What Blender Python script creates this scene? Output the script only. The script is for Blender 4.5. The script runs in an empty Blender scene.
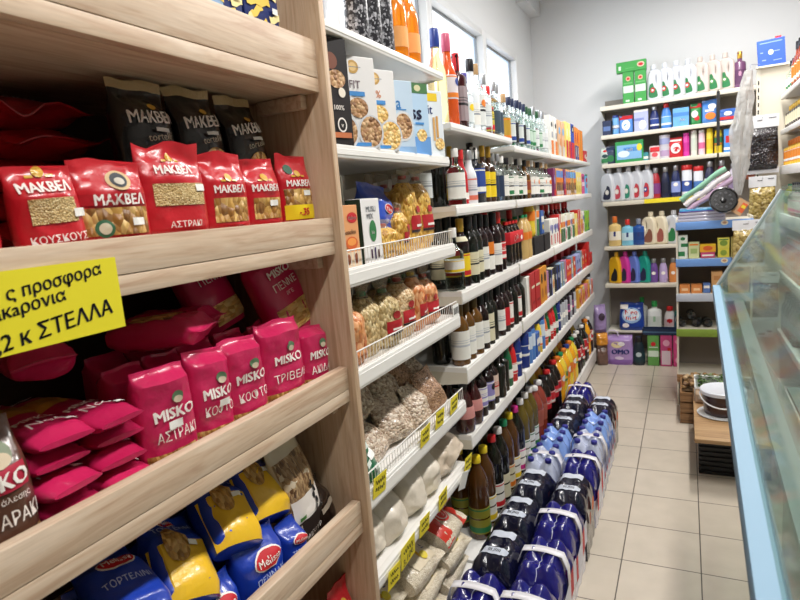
import bpy, bmesh, math, random
from mathutils import Vector, Matrix, noise
SC = bpy.context.scene; COL = SC.collection
random.seed(7)
PI = math.pi
# ------------------------------------------------------------------ materials
def lin(h):
    h = h.lstrip('#'); c = [int(h[i:i+2], 16)/255 for i in (0, 2, 4)]
    return [x/12.92 if x <= .04045 else ((x+.055)/1.055)**2.4 for x in c]
MATS = {}
def newmat(name):
    m = bpy.data.materials.new(name); m.use_nodes = True
    nt = m.node_tree; b = nt.nodes['Principled BSDF']
    return m, nt, b
def mat(col, rough=.45, metal=0, trans=0, ior=1.45, coat=0, emit=0, bump=0, bscale=40, alpha=1, var=0):
    key = (col, rough, metal, trans, ior, coat, emit, bump, bscale, alpha, var)
    if key in MATS: return MATS[key]
    m, nt, b = newmat('m_' + col.strip('#'))
    c = lin(col); b.inputs['Base Color'].default_value = (*c, 1)
    b.inputs['Roughness'].default_value = rough; b.inputs['Metallic'].default_value = metal
    b.inputs['Transmission Weight'].default_value = trans; b.inputs['IOR'].default_value = ior
    b.inputs['Coat Weight'].default_value = coat; b.inputs['Alpha'].default_value = alpha
    if coat: b.inputs['Coat Roughness'].default_value = .12
    if emit:
        b.inputs['Emission Color'].default_value = (*c, 1); b.inputs['Emission Strength'].default_value = emit
    if bump or var:
        tc = nt.nodes.new('ShaderNodeTexCoord'); n = nt.nodes.new('ShaderNodeTexNoise')
        n.inputs['Scale'].default_value = bscale; n.inputs['Detail'].default_value = 3
        nt.links.new(tc.outputs['Object'], n.inputs['Vector'])
        if bump:
            bp = nt.nodes.new('ShaderNodeBump'); bp.inputs['Strength'].default_value = bump; bp.inputs['Distance'].default_value = .01
            nt.links.new(n.outputs['Fac'], bp.inputs['Height']); nt.links.new(bp.outputs['Normal'], b.inputs['Normal'])
        if var:
            mx = nt.nodes.new('ShaderNodeMixRGB'); mx.blend_type = 'MULTIPLY'; mx.inputs[0].default_value = var
            mx.inputs[1].default_value = (*c, 1); nt.links.new(n.outputs['Fac'], mx.inputs[2]); nt.links.new(mx.outputs[0], b.inputs['Base Color'])
    MATS[key] = m; return m
def film(col, bump=.35): return mat(col, .3, coat=.35, bump=bump, bscale=28)
def plas(col): return mat(col, .32, coat=.2)
def paper(col): return mat(col, .55)
def grain(name, cols, scale, bump=.6, rough=.4, coat=.25, stretch=(1, 1, 1), rnd=1.0):
    """lumps of food seen in a bag: voronoi cells with a colour each"""
    if name in MATS: return MATS[name]
    m, nt, b = newmat('m_' + name); N = nt.nodes; L = nt.links
    tc = N.new('ShaderNodeTexCoord'); mp = N.new('ShaderNodeMapping'); mp.inputs['Scale'].default_value = stretch
    v = N.new('ShaderNodeTexVoronoi'); v.inputs['Scale'].default_value = scale; v.inputs['Randomness'].default_value = rnd
    L.new(tc.outputs['Object'], mp.inputs['Vector']); L.new(mp.outputs[0], v.inputs['Vector'])
    sep = N.new('ShaderNodeSeparateColor'); L.new(v.outputs['Color'], sep.inputs[0])
    r = N.new('ShaderNodeValToRGB'); el = r.color_ramp.elements
    while len(el) < len(cols): el.new(.5)
    for i, c in enumerate(cols):
        el[i].position = i/(len(cols)-1); el[i].color = (*lin(c), 1)
    L.new(sep.outputs[0], r.inputs[0]); L.new(r.outputs[0], b.inputs['Base Color'])
    bp = N.new('ShaderNodeBump'); bp.invert = True; bp.inputs['Strength'].default_value = bump; bp.inputs['Distance'].default_value = .008
    L.new(v.outputs['Distance'], bp.inputs['Height']); L.new(bp.outputs[0], b.inputs['Normal'])
    b.inputs['Roughness'].default_value = rough; b.inputs['Coat Weight'].default_value = coat; b.inputs['Coat Roughness'].default_value = .15
    MATS[name] = m; return m
def glass(col, rough=.03, ior=1.33):
    return mat(col, rough, trans=1.0, ior=ior)
def wood(name, axis, c0, c1, c2):
    m, nt, b = newmat(name); N = nt.nodes; L = nt.links
    tc = N.new('ShaderNodeTexCoord'); mp = N.new('ShaderNodeMapping')
    s = [22, 22, 22]; s[axis] = 1.5; mp.inputs['Scale'].default_value = s
    L.new(tc.outputs['Object'], mp.inputs['Vector'])
    n1 = N.new('ShaderNodeTexNoise'); n1.inputs['Scale'].default_value = 2.2; n1.inputs['Detail'].default_value = 8; n1.inputs['Distortion'].default_value = 1.6
    n2 = N.new('ShaderNodeTexNoise'); n2.inputs['Scale'].default_value = 14; n2.inputs['Detail'].default_value = 6
    L.new(mp.outputs[0], n1.inputs['Vector']); L.new(mp.outputs[0], n2.inputs['Vector'])
    r = N.new('ShaderNodeValToRGB'); e = r.color_ramp.elements
    e[0].position = .32; e[0].color = (*lin(c0), 1); e[1].position = .66; e[1].color = (*lin(c2), 1)
    e.new(.47).color = (*lin(c1), 1)
    L.new(n1.outputs['Fac'], r.inputs[0])
    mx = N.new('ShaderNodeMixRGB'); mx.blend_type = 'MULTIPLY'; mx.inputs[0].default_value = .28
    L.new(r.outputs[0], mx.inputs[1]); L.new(n2.outputs['Fac'], mx.inputs[2])
    g = N.new('ShaderNodeGamma'); g.inputs[1].default_value = .9; L.new(mx.outputs[0], g.inputs[0])
    L.new(g.outputs[0], b.inputs['Base Color']); b.inputs['Roughness'].default_value = .5
    bp = N.new('ShaderNodeBump'); bp.inputs['Strength'].default_value = .08; L.new(n2.outputs['Fac'], bp.inputs['Height']); L.new(bp.outputs[0], b.inputs['Normal'])
    return m
WOODY = wood('oak_along_y', 1, '#c4a083', '#d8bb9d', '#e4ccb2')
WOODZ = wood('oak_along_z', 2, '#bc9674', '#d0ae8c', '#dabd9d')
WOODX = wood('oak_along_x', 0, '#8f6a46', '#ab8459', '#bd976a')
CRATEW = wood('crate_wood', 0, '#6b4a2c', '#8c6540', '#a5794e')
WHITE_M = mat('#e9e7e3', .35, coat=.1)       # shelf enamel
CREAM_M = mat('#dcd6c6', .4)
BACKP = mat('#a59a8e', .55)
WALL = mat('#dcdee0', .8, bump=.05, bscale=90)
# ------------------------------------------------------------------ mesh builder
class MB:
    def __init__(s): s.v = []; s.f = []; s.m = []; s.mats = []
    def mi(s, m):
        if m not in s.mats: s.mats.append(m)
        return s.mats.index(m)
    def add(s, vs, fs, m, M=None):
        o = len(s.v)
        s.v += [tuple(M @ Vector(p)) for p in vs] if M else [tuple(p) for p in vs]
        if isinstance(m, list): s.m += [s.mi(x) for x in m]
        else:
            k = s.mi(m); s.m += [k]*len(fs)
        s.f += [tuple(i+o for i in f) for f in fs]
    def box(s, x0, x1, y0, y1, z0, z1, m, M=None):
        vs = [(x, y, z) for x in (x0, x1) for y in (y0, y1) for z in (z0, z1)]
        s.add(vs, [(0,1,3,2), (4,6,7,5), (0,4,5,1), (2,3,7,6), (0,2,6,4), (1,5,7,3)], m, M)
    def rbox(s, x0, x1, y0, y1, z0, z1, m, b=.004, M=None, seg=2):
        bm = bmesh.new(); bmesh.ops.create_cube(bm, size=1)
        for v in bm.verts: v.co = Vector(((x0+x1)/2+v.co.x*(x1-x0), (y0+y1)/2+v.co.y*(y1-y0), (z0+z1)/2+v.co.z*(z1-z0)))
        b = min(b, .49*min(x1-x0, y1-y0, z1-z0))
        bmesh.ops.bevel(bm, geom=bm.edges[:], offset=b, segments=seg, profile=.5, affect='EDGES')
        bm.verts.index_update(); s.add([v.co.copy() for v in bm.verts], [[v.index for v in f.verts] for f in bm.faces], m, M); bm.free()
    def lathe(s, prof, m, n=20, sq=0, c=(0,0,0), M=None, ax=1.0, ay=1.0):
        """prof [(r,z)]; m a material or one per ring gap; sq squarish exponent"""
        vs = []; fs = []; ms = []
        def rr(t):
            if not sq: return 1
            return 1/((abs(math.cos(t))**sq+abs(math.sin(t))**sq)**(1/sq))
        for r, z in prof:
            for k in range(n):
                t = 2*PI*(k+.5)/n; q = rr(t)
                vs.append((c[0]+r*q*ax*math.cos(t), c[1]+r*q*ay*math.sin(t), c[2]+z))
        for i in range(len(prof)-1):
            for k in range(n):
                k2 = (k+1) % n; fs.append((i*n+k, i*n+k2, (i+1)*n+k2, (i+1)*n+k)); ms.append(m[i] if isinstance(m, list) else m)
        fs.append(tuple(range(n-1, -1, -1))); ms.append(ms[0])
        fs.append(tuple((len(prof)-1)*n+k for k in range(n))); ms.append(ms[-2] if len(ms) > 1 else ms[0])
        s.add(vs, fs, ms, M)
    def tube(s, path, r, m, n=8, closed=False, M=None):
        P = [Vector(p) for p in path]; vs = []; fs = []; up0 = None
        for i, p in enumerate(P):
            if closed: d = P[(i+1) % len(P)]-P[i-1]
            else: d = P[min(i+1, len(P)-1)]-P[max(i-1, 0)]
            d.normalize()
            u = up0 if up0 is not None else (Vector((0,0,1)) if abs(d.z) < .9 else Vector((1,0,0)))
            a = d.cross(u).normalized(); b = a.cross(d).normalized(); up0 = b
            ri = r[i] if isinstance(r, (list, tuple)) else r
            for k in range(n):
                t = 2*PI*k/n; vs.append(p+a*ri*math.cos(t)+b*ri*math.sin(t))
        L = len(P)
        for i in range(L if closed else L-1):
            j = (i+1) % L
            for k in range(n):
                k2 = (k+1) % n; fs.append((i*n+k, i*n+k2, j*n+k2, j*n+k))
        if not closed:
            fs.append(tuple(range(n-1, -1, -1))); fs.append(tuple((L-1)*n+k for k in range(n)))
        s.add(vs, fs, m, M)
    def ball(s, c, r, m, nu=14, nv=9, M=None, wob=0, seed=0):
        if not isinstance(r, (tuple, list)): r = (r, r, r)
        vs = []; fs = []
        for j in range(nv+1):
            ph = PI*j/nv
            for k in range(nu):
                t = 2*PI*k/nu; d = Vector((math.sin(ph)*math.cos(t), math.sin(ph)*math.sin(t), -math.cos(ph)))
                q = 1+wob*noise.noise(d*2.2+Vector((seed, seed*1.7, 0))) if wob else 1
                vs.append((c[0]+d.x*r[0]*q, c[1]+d.y*r[1]*q, c[2]+d.z*r[2]*q))
        for j in range(nv):
            for k in range(nu):
                k2 = (k+1) % nu; fs.append((j*nu+k, j*nu+k2, (j+1)*nu+k2, (j+1)*nu+k))
        s.add(vs, fs, m, M)
    def quadgrid(s, fn, nu, nv, m, M=None):
        vs = [fn(i/nu, j/nv) for j in range(nv+1) for i in range(nu+1)]
        fs = [(j*(nu+1)+i, j*(nu+1)+i+1, (j+1)*(nu+1)+i+1, (j+1)*(nu+1)+i) for j in range(nv) for i in range(nu)]
        s.add(vs, fs, m, M)
    def build(s, name, parent=None, loc=None, rot=None):
        me = bpy.data.meshes.new(name); me.from_pydata(s.v, [], s.f)
        for m in s.mats: me.materials.append(m)
        me.polygons.foreach_set('material_index', s.m)
        me.polygons.foreach_set('use_smooth', [True]*len(s.f))
        me.update(); me.set_sharp_from_angle(angle=math.radians(38))
        o = bpy.data.objects.new(name, me); COL.objects.link(o)
        if parent: o.parent = parent
        if loc: o.location = loc
        if rot: o.rotation_euler = rot
        return o
# ------------------------------------------------------------------ text and cut-out shapes
_TX = {}
def text_geo(t, bold=.0):
    if (t, bold) in _TX: return _TX[t, bold]
    cu = bpy.data.curves.new('lettering', 'FONT'); cu.body = t; cu.resolution_u = 2; cu.offset = bold
    o = bpy.data.objects.new('lettering', cu); COL.objects.link(o)
    dg = bpy.context.evaluated_depsgraph_get(); me = o.evaluated_get(dg).to_mesh()
    vs = [(v.co.x, v.co.y) for v in me.vertices]; fs = [tuple(p.vertices) for p in me.polygons]
    x0 = min(v[0] for v in vs); x1 = max(v[0] for v in vs)
    vs = [(x-(x0+x1)/2, y-.35) for x, y in vs]
    bpy.data.objects.remove(o); bpy.data.curves.remove(cu)
    _TX[t, bold] = (vs, fs, x1-x0); return _TX[t, bold]
def put_text(mb, t, fn, cx, cz, h, m, bold=.02, wmax=None, slant=0, M=None):
    """letters of cap height h around (cx,cz); fn(x,z)->3D point just off the surface"""
    vs, fs, w = text_geo(t, 0); k = h/.7
    kx = k if not wmax or w*k <= wmax else wmax/w
    for e in ((0,) if bold <= .005 else (-.9*bold, .9*bold) if bold < .03 else (-1.1*bold, 0, 1.1*bold)):
        mb.add([fn(cx+(x+e)*kx, cz+(y+e*.4)*k+slant*x*kx) for x, y in vs], fs, m, M)
def rect_on(mb, fn, x0, x1, z0, z1, m, nu=6, nv=4, M=None):
    mb.quadgrid(lambda u, v: fn(x0+(x1-x0)*u, z0+(z1-z0)*v), nu, nv, m, M)
def oval_on(mb, fn, cx, cz, rx, rz, m, n=20, M=None):
    vs = [fn(cx, cz)]
    for q in (.5, 1):
        vs += [fn(cx+q*rx*math.cos(2*PI*k/n), cz+q*rz*math.sin(2*PI*k/n)) for k in range(n)]
    fs = [(0, 1+k, 1+(k+1) % n) for k in range(n)]+[(1+k, 1+n+k, 1+n+(k+1) % n, 1+(k+1) % n) for k in range(n)]
    mb.add(vs, fs, m, M)
def cutout(outlines, ext, bev):
    """2D outlines (first outer, then holes) in x,z extruded along y with rounded edges"""
    cu = bpy.data.curves.new('shape', 'CURVE'); cu.dimensions = '2D'; cu.fill_mode = 'BOTH'; cu.extrude = ext; cu.bevel_depth = bev; cu.bevel_resolution = 2
    for pts in outlines:
        sp = cu.splines.new('POLY'); sp.points.add(len(pts)-1); sp.use_cyclic_u = True
        for p, (x, y) in zip(sp.points, pts): p.co = (x, y, 0, 1)
    o = bpy.data.objects.new('shape', cu); COL.objects.link(o)
    dg = bpy.context.evaluated_depsgraph_get(); me = o.evaluated_get(dg).to_mesh()
    vs = [(v.co.x, -v.co.z, v.co.y) for v in me.vertices]; fs = [tuple(p.vertices) for p in me.polygons]
    bpy.data.objects.remove(o); bpy.data.curves.remove(cu)
    return vs, fs
def smooth_poly(pts, n=6):
    out = []; L = len(pts)
    for i in range(L):
        p0, p1, p2, p3 = (Vector(pts[(i+k-1) % L]) for k in range(4))
        for k in range(n):
            t = k/n
            out.append(tuple(.5*((2*p1)+(p2-p0)*t+(2*p0-5*p1+4*p2-p3)*t*t+(3*p1-p0-3*p2+p3)*t**3)))
    return out
# ------------------------------------------------------------------ things, copies, labels
def tag(o, label, cat, group=None, kind=None):
    o['label'] = label; o['category'] = cat
    if group: o['group'] = group
    if kind: o['kind'] = kind
    return o
def empty(name, loc=(0,0,0), rz=0):
    o = bpy.data.objects.new(name, None); COL.objects.link(o); o.location = loc; o.rotation_euler = (0, 0, rz); o.empty_display_size = .05
    return o
def struct(o): o['kind'] = 'structure'; return o
def dup(o, parent=None):
    c = o.copy(); COL.objects.link(c)
    if parent: c.parent = parent
    for ch in o.children: dup(ch, c)
    return c
class Proto:
    def __init__(s, make): s.make = make; s.o = None; s.used = False
    def place(s, loc, rot=(0,0,0), label=None, cat=None, group=None, scale=None):
        if s.o is None: s.o = s.make(); o = s.o
        else: o = dup(s.o)
        o.location = loc; o.rotation_euler = rot; o.scale = scale or (1, 1, 1)
        if label: o['label'] = label
        if cat: o['category'] = cat
        if group: o['group'] = group
        elif 'group' in o: del o['group']
        return o
_u = 'first second third fourth fifth sixth seventh eighth ninth tenth eleventh twelfth thirteenth fourteenth fifteenth sixteenth seventeenth eighteenth nineteenth'.split()
_t = ['', '', 'twent', 'thirt', 'fort', 'fift', 'sixt']
_tt = ['', '', 'twenty', 'thirty', 'forty', 'fifty', 'sixty']
def nth(n):
    if n < 20: return _u[n-1]
    return _t[n//10]+'ieth' if n % 10 == 0 else _tt[n//10]+'-'+_u[n % 10-1]
FACE = PI/2     # turns a product made facing -y so that it faces the aisle (+x)
# ------------------------------------------------------------------ bags
def sm(a, b, x):
    t = max(0, min(1, (x-a)/(b-a))); return t*t*(3-2*t)
class Bag:
    """a filled film bag standing on z=0, its front towards -y"""
    def __init__(s, w, h, d, m, seed=0, amp=.005, top=.62, seal=.05, n=2.8, flare=1.0, bot=.10, neck=None, mtop=None, nu=40, nv=30, k=16, rag=.05):
        s.w, s.h, s.d, s.seed, s.amp, s.top, s.n, s.bot, s.neck, s.flare, s.k = w, h, d, seed, amp, top, n, bot, neck, flare, k
        s.seal = seal; s.mb = MB(); vs = []; fs = []; ms = []; s.rag = rag
        vv = [j/nv for j in range(nv+1)]
        for v in vv:
            z = v*h
            for i in range(nu):
                t = 2*PI*i/nu; hw, hd = s.hw(v), s.hd(v)
                x = hw*math.copysign(abs(math.cos(t))**(2/s.n), math.cos(t)); y = hd*math.copysign(abs(math.sin(t))**(2/s.n), math.sin(t))
                dz = s.N(x, z, v, hw, y > 0)
                q = sm(.78, 1, v); zz = z+q*h*s.rag*noise.noise(Vector((x*22, seed*3.1, 4)))
                ln = q*h*s.rag*1.6*noise.noise(Vector((x*14+3, seed*1.7, 9)))
                vs.append((x, y+(dz if y > 0 else -dz)+ln, zz))
        for j in range(nv):
            for i in range(nu):
                i2 = (i+1) % nu; fs.append((j*nu+i, j*nu+i2, (j+1)*nu+i2, (j+1)*nu+i)); ms.append(mtop if (mtop and vv[j] > 1-seal-.001) else m)
        fs.append(tuple(range(nu-1, -1, -1))); ms.append(m); fs.append(tuple(nv*nu+i for i in range(nu))); ms.append(mtop or m)
        s.mb.add(vs, fs, ms)
    def hw(s, v):
        if s.neck:
            z0, r = s.neck
            q = 1-(1-r)*sm(z0-.22, z0, v)
            if v > z0: q = r+(min(.85, r+.5)-r)*sm(z0, 1, v)
            return s.w/2*q*(.88+.12*sm(0, .08, v))
        return s.w/2*(.93+.07*sm(0, .12, v))*(1-.07*sm(.35, .95, v)*s.flare)
    def hd(s, v):
        if s.neck:
            z0, r = s.neck; q = 1-(1-r)*sm(z0-.25, z0, v)
            if v > z0: q = r*(1-.3*sm(z0, 1, v))
            return s.d/2*q*(.7+.3*sm(0, s.bot, v))
        q = (1-s.bot*3*(1-sm(0, .12, v)))*(1-.97*sm(s.top, 1-s.seal, v)**.8)
        return max(.0016, s.d/2*max(q, .02))
    def N(s, x, z, v, hw, back):
        e = min(1, abs(x)/max(hw, 1e-4)); q = (1-e**4)*sm(0, .1, v)*(1-sm(1-s.seal*1.6, 1-s.seal, v))
        sd = s.seed+(50 if back else 0)
        a = noise.noise(Vector((x*s.k, z*s.k, sd)))
        b = noise.noise(Vector((x*s.k*3.4, z*s.k*1.5, sd+9)))*(.35+.65*sm(.55, .9, v)); c = 1-2.2*abs(noise.noise(Vector((x*s.k*1.9+z*s.k*1.1, z*s.k*1.6-x*s.k, sd+19))))
        return s.amp*(a+.6*b+.45*c)*q
    def F(s, x, z, off=.0016):
        v = max(0, min(1, z/s.h)); hw, hd = s.hw(v), s.hd(v); e = min(.995, abs(x)/hw)
        return (x, -(hd*(1-e**s.n)**(1/s.n)+s.N(x, z, v, hw, False))-off, z)
    def f(s, off): return lambda x, z: s.F(x, z, off)
    def rect(s, x0, x1, z0, z1, m, off=.0016): rect_on(s.mb, s.f(off), x0, x1, z0, z1, m, 8, 6)
    def oval(s, cx, cz, rx, rz, m, off=.0022): oval_on(s.mb, s.f(off), cx, cz, rx, rz, m)
    def text(s, t, cx, cz, h, m, bold=.02, wmax=None, off=.0034, slant=0): put_text(s.mb, t, s.f(off), cx, cz, h, m, bold, wmax, slant)
W_TX = paper('#f6efe9'); STICK = paper('#f2f2ee'); INK = paper('#1b1b22'); GOLD = mat('#d9a83c', .3, coat=.3)
PASTA_Y = grain('pasta_small', ['#8f6a2c', '#d9ad5c', '#efcf8a', '#c99843'], 150, stretch=(1, 1, 1.4))
PASTA_B = grain('pasta_big', ['#7a4f22', '#c4934a', '#e3bd74', '#9a6828', '#d9ab5a'], 100, stretch=(1, 1, .6), bump=.8)
PASTA_F = grain('pasta_fine', ['#b89555', '#d9ba7c', '#e7cf98'], 330)
PENNE = grain('penne', ['#b98a3a', '#e6c06c', '#f0d48c', '#c89a48'], 75, stretch=(.6, 1, 1.6), bump=.9)
YELP = grain('yellow_pasta', ['#a8701c', '#d9a43e', '#efc96c', '#c98f2c'], 110, stretch=(1.2, 1, .55), bump=.8)
BEAN = grain('beans', ['#8d7562', '#c9b29b', '#e6d6c2', '#a68b74', '#f0e4d4'], 105, bump=.9, stretch=(1, 1, 1.2))
LENT = grain('lentils', ['#6d4f38', '#a07a5c', '#c59f82', '#8a6548'], 170, bump=.7)
SUGAR = mat('#d9cfc0', .38, coat=.3, bump=.5, bscale=22)
SUGAR2 = mat('#c9b9a6', .38, coat=.35, bump=.6, bscale=18)
OLIVEB = grain('black_olives', ['#0f0c0e', '#1c171b', '#2a2228', '#141013'], 62, bump=1, rough=.18, coat=.6)
OLIVEG = grain('green_olives', ['#6e5a26', '#a08a48', '#b9a566', '#86702f'], 52, bump=1, rough=.25, coat=.5)
DRIED = grain('dried_fruit', ['#2a0f12', '#46181c', '#5e2a2a', '#301416'], 60, bump=1, rough=.3, coat=.4)
# ------------------------------------------------------------------ the room
XL, YB, ZC = -1.36, 6.12, 3.47
def plane_box(name, *b, m):
    mb = MB(); mb.box(*b, m); return struct(mb.build(name))
# floor of square tiles
m, nt, bs = newmat('floor_tiles'); N = nt.nodes; L = nt.links
tc = N.new('ShaderNodeTexCoord'); mp = N.new('ShaderNodeMapping'); mp.inputs['Location'].default_value = (-.047, -.013, 0)
br = N.new('ShaderNodeTexBrick'); br.offset = 0; br.inputs['Scale'].default_value = 1
for k, v in (('Brick Width', .3115), ('Row Height', .3115), ('Mortar Size', .0026), ('Mortar Smooth', .1), ('Bias', 0)): br.inputs[k].default_value = v
br.inputs['Color1'].default_value = (*lin('#cfc4b4'), 1); br.inputs['Color2'].default_value = (*lin('#cabfae'), 1); br.inputs['Mortar'].default_value = (*lin('#5c544b'), 1)
nz = N.new('ShaderNodeTexNoise'); nz.inputs['Scale'].default_value = 9; nz.inputs['Detail'].default_value = 6
mx = N.new('ShaderNodeMixRGB'); mx.blend_type = 'MULTIPLY'; mx.inputs[0].default_value = .22
L.new(tc.outputs['Object'], mp.inputs['Vector']); L.new(mp.outputs[0], br.inputs['Vector']); L.new(tc.outputs['Object'], nz.inputs['Vector'])
L.new(br.outputs['Color'], mx.inputs[1]); L.new(nz.outputs['Fac'], mx.inputs[2]); L.new(mx.outputs[0], bs.inputs['Base Color']); bs.inputs['Roughness'].default_value = .32
bp = N.new('ShaderNodeBump'); bp.invert = True; bp.inputs['Strength'].default_value = .3; bp.inputs['Distance'].default_value = .002
L.new(br.outputs['Fac'], bp.inputs['Height']); L.new(bp.outputs[0], bs.inputs['Normal'])
plane_box('floor', -1.6, 2.4, -1.6, YB+.2, -.1, 0, m=m)
plane_box('ceiling', -1.6, 2.4, -1.6, YB+.2, ZC, ZC+.1, m=mat('#e2e3e4', .85))
plane_box('wall_back', -1.56, 2.4, YB, YB+.2, 0, ZC, m=WALL)
plane_box('wall_front_unseen', -1.6, 2.4, -1.8, -1.6, 0, ZC, m=mat('#6b645c', .8))  # unseen dark wall, added to cut ambient light from behind the camera
plane_box('wall_right', 2.2, 2.4, -1.6, YB, 0, ZC, m=mat('#8a847c', .8))
# left wall, open between sill and head for the windows
ZS, ZH, YW0, YW1 = 1.98, 2.86, .3, 5.46
mb = MB(); mb.box(XL-.2, XL, -1.6, YB, 0, ZS, WALL); mb.box(XL-.2, XL, -1.6, YB, ZH, ZC, WALL)
mb.box(XL-.2, XL, -1.6, YW0, ZS, ZH, WALL); mb.box(XL-.2, XL, YW1, YB, ZS, ZH, WALL)
struct(mb.build('wall_left'))
mb = MB(); mb.box(XL, XL+.10, YB-.55, YB, ZH+.47, ZC, WALL); struct(mb.build('beam'))
FRAME = mat('#e4e6e8', .35, coat=.2); SKYG = None
m, nt, bs = newmat('daylight_glow_glass'); N = nt.nodes; L = nt.links
tc = N.new('ShaderNodeTexCoord'); nz = N.new('ShaderNodeTexNoise'); nz.inputs['Scale'].default_value = 1.7; nz.inputs['Detail'].default_value = 4
r = N.new('ShaderNodeValToRGB'); r.color_ramp.elements[0].color = (.60, .76, .98, 1); r.color_ramp.elements[1].color = (1, 1, 1, 1); r.color_ramp.elements[0].position = .35; r.color_ramp.elements[1].position = .62
L.new(tc.outputs['Object'], nz.inputs['Vector']); L.new(nz.outputs['Fac'], r.inputs[0]); L.new(r.outputs[0], bs.inputs['Emission Color'])
bs.inputs['Emission Strength'].default_value = 1.3; bs.inputs['Base Color'].default_value = (.7, .75, .8, 1); bs.inputs['Roughness'].default_value = .3  # overcast daylight put into the panes as their own mottled glow
DAYGLASS = m
edges = [.3, 1.3, 2.35, 3.42, 4.5, 5.46]
for i in range(5):
    y0, y1 = edges[i], edges[i+1]; f = .045
    mb = MB()
    mb.rbox(XL-.11, XL+.015, y0, y0+f, ZS, ZH, FRAME, .006); mb.rbox(XL-.11, XL+.015, y1-f, y1, ZS, ZH, FRAME, .006)
    mb.rbox(XL-.11, XL+.014, y0+f, y1-f, ZH-f, ZH, FRAME, .006); mb.rbox(XL-.11, XL+.014, y0+f, y1-f, ZS, ZS+f, FRAME, .006)
    w = struct(mb.build('window_%d' % (i+1)))
    mb = MB(); mb.box(XL-.07, XL-.06, y0+f, y1-f, ZS+f, ZH-f, DAYGLASS); struct(mb.build('window_glass', w))
    mb = MB(); mb.box(XL-.045, XL-.04, y0+f+.015, y1-f-.015, ZH-f-.02, ZH-f, mat('#9aa0a6', .5)); mb.box(XL-.05, XL-.035, y1-f-.012, y1-f, ZS+f, ZH-f, mat('#9aa0a6', .5)); struct(mb.build('window_seal', w))
# ------------------------------------------------------------------ wooden bay
wb = empty('wooden_shelf_unit', (0, 0, 0)); tag(wb, 'light oak shelf unit filled with pasta bags', 'shelf unit')
XF, Y0, Y1 = -.76, -.45, 1.205
mb = MB(); mb.rbox(-1.27, -.742, Y1+.003, Y1+.024, 0, 2.75, WOODZ, .002); mb.build('side_panel', wb)
mb = MB(); mb.rbox(-1.27, -.742, Y0-.036, Y0-.004, 0, 2.75, WOODZ, .002); mb.build('side_panel', wb)
mb = MB(); mb.box(-1.30, -1.275, Y0-.03, Y1+.03, 0, 2.75, mat('#4a372c', .6)); mb.build('back_panel', wb)
WS = [(1.880, 1.995), (1.505, 1.592), (1.135, 1.224), (.778, .866), (.40, .49)]    # underside, lip top
ZTOP = {1.880: 1.980, 1.505: 1.578, 1.135: 1.190, .778: .808, .40: .43}
for zb, zt in WS:
    sh = MB(); sh.rbox(-1.27, XF-.0245, Y0, Y1, zb, ZTOP[zb], WOODY, .0015); s = sh.build('shelf', wb)
    lp = MB(); lp.rbox(XF-.024, XF, Y0, Y1, zb+.0318, zt, WOODY, .0015); lp.build('front_lip', s)
    lp = MB(); lp.rbox(XF-.024, XF-.0005, Y0, Y1, zb, zb+.0305, WOODY, .0015); lp.build('front_edge', s)
    cl = MB(); cl.rbox(-.93, -.80, Y1-.022, Y1+.0025, zb-.032, zb-.001, WOODY, .003); cl.build('cleat', s)
# ------------------------------------------------------------------ metal bays
def fence(parent, x, y0, y1, z0, z1, xb=None, pitch=.0175):
    wm = mat('#eceae6', .3, coat=.2); mb = MB()
    for z in (z0+.002, z1): mb.tube([(x, y0, z), (x, y1, z)], .0022, wm, 6)
    n = int((y1-y0)/pitch)
    for i in range(n+1):
        y = y0+(y1-y0)*i/n; mb.tube([(x, y, z0), (x, y, z1)], .0011, wm, 4)
    return mb.build('wire_front', parent)
def metal_shelf(parent, x1, y0, y1, zb, zt, depth=.44, th=.018, end=0):
    mb = MB(); x0 = x1-depth
    mb.box(x0, x1-.002, y0, y1, zt-th-.004, zt-.004, WHITE_M)
    sh = mb.build('shelf', parent)
    mb = MB(); mb.rbox(x1-.022, x1, y0+.003, y1-.003, zb, zt, WHITE_M, .003); mb.rbox(x1-.0012, x1+.0016, y0+.004, y1-.004, zb+.008, zt-.010, mat('#f2f0ec', .3, coat=.3), .0007, seg=1)
    mb.build('price_rail', sh)
    for y in (y0+.0015, y1-.0015):      # tapering brackets at both ends
        mb = MB()
        hb = zb+.004
        vs = [(x0, y, zt-.003), (x1-.002, y, zt-.003), (x1-.002, y, hb), (x0, y, hb-.05)]
        mb.add([(p[0], p[1]-.001, p[2]) for p in vs]+[(p[0], p[1]+.001, p[2]) for p in vs], [(0,1,2,3), (7,6,5,4), (0,4,5,1), (1,5,6,2), (2,6,7,3), (3,7,4,0)], CREAM_M)
        mb.build('bracket', sh)
    return sh
def bay(label, y0, y1, shelves, fences=(), top=2.02, base=.17, xf=-.76, xb=-1.25):
    o = empty('metal_shelf_bay', (0, 0, 0)); tag(o, label, 'shelf unit', 'white metal shelf bays along the window wall')
    mb = MB(); mb.box(xb-.012, xb, y0+.012, y1-.012, .02, top, BACKP); mb.build('back_panel', o)
    for y in (y0, y1-.011):
        mb = MB(); mb.box(xb-.03, xb+.018, y+.0005, y+.0105, 0, top, CREAM_M); mb.build('upright', o)
    for i, (zb, zt) in enumerate(shelves):
        s = metal_shelf(o, xf, y0+.012, y1-.012, zb, zt)
        if i in fences: fence(s, xf-.008, y0+.02, y1-.02, zt, zt+.048)
    mb = MB(); mb.rbox(xb, xf, y0+.004, y1-.004, base-.022, base, WHITE_M, .003); mb.rbox(xf-.02, xf-.002, y0+.004, y1-.004, .05, base-.022, WHITE_M, .002); mb.box(xb, xf-.04, y0+.01, y1-.01, 0, .05, CREAM_M)
    mb.build('base_plinth', o)
    return o
NS = [(2.03, 2.056), (1.735, 1.768), (1.413, 1.458), (1.146, 1.196), (.81, .862), (.575, .612)]
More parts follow.
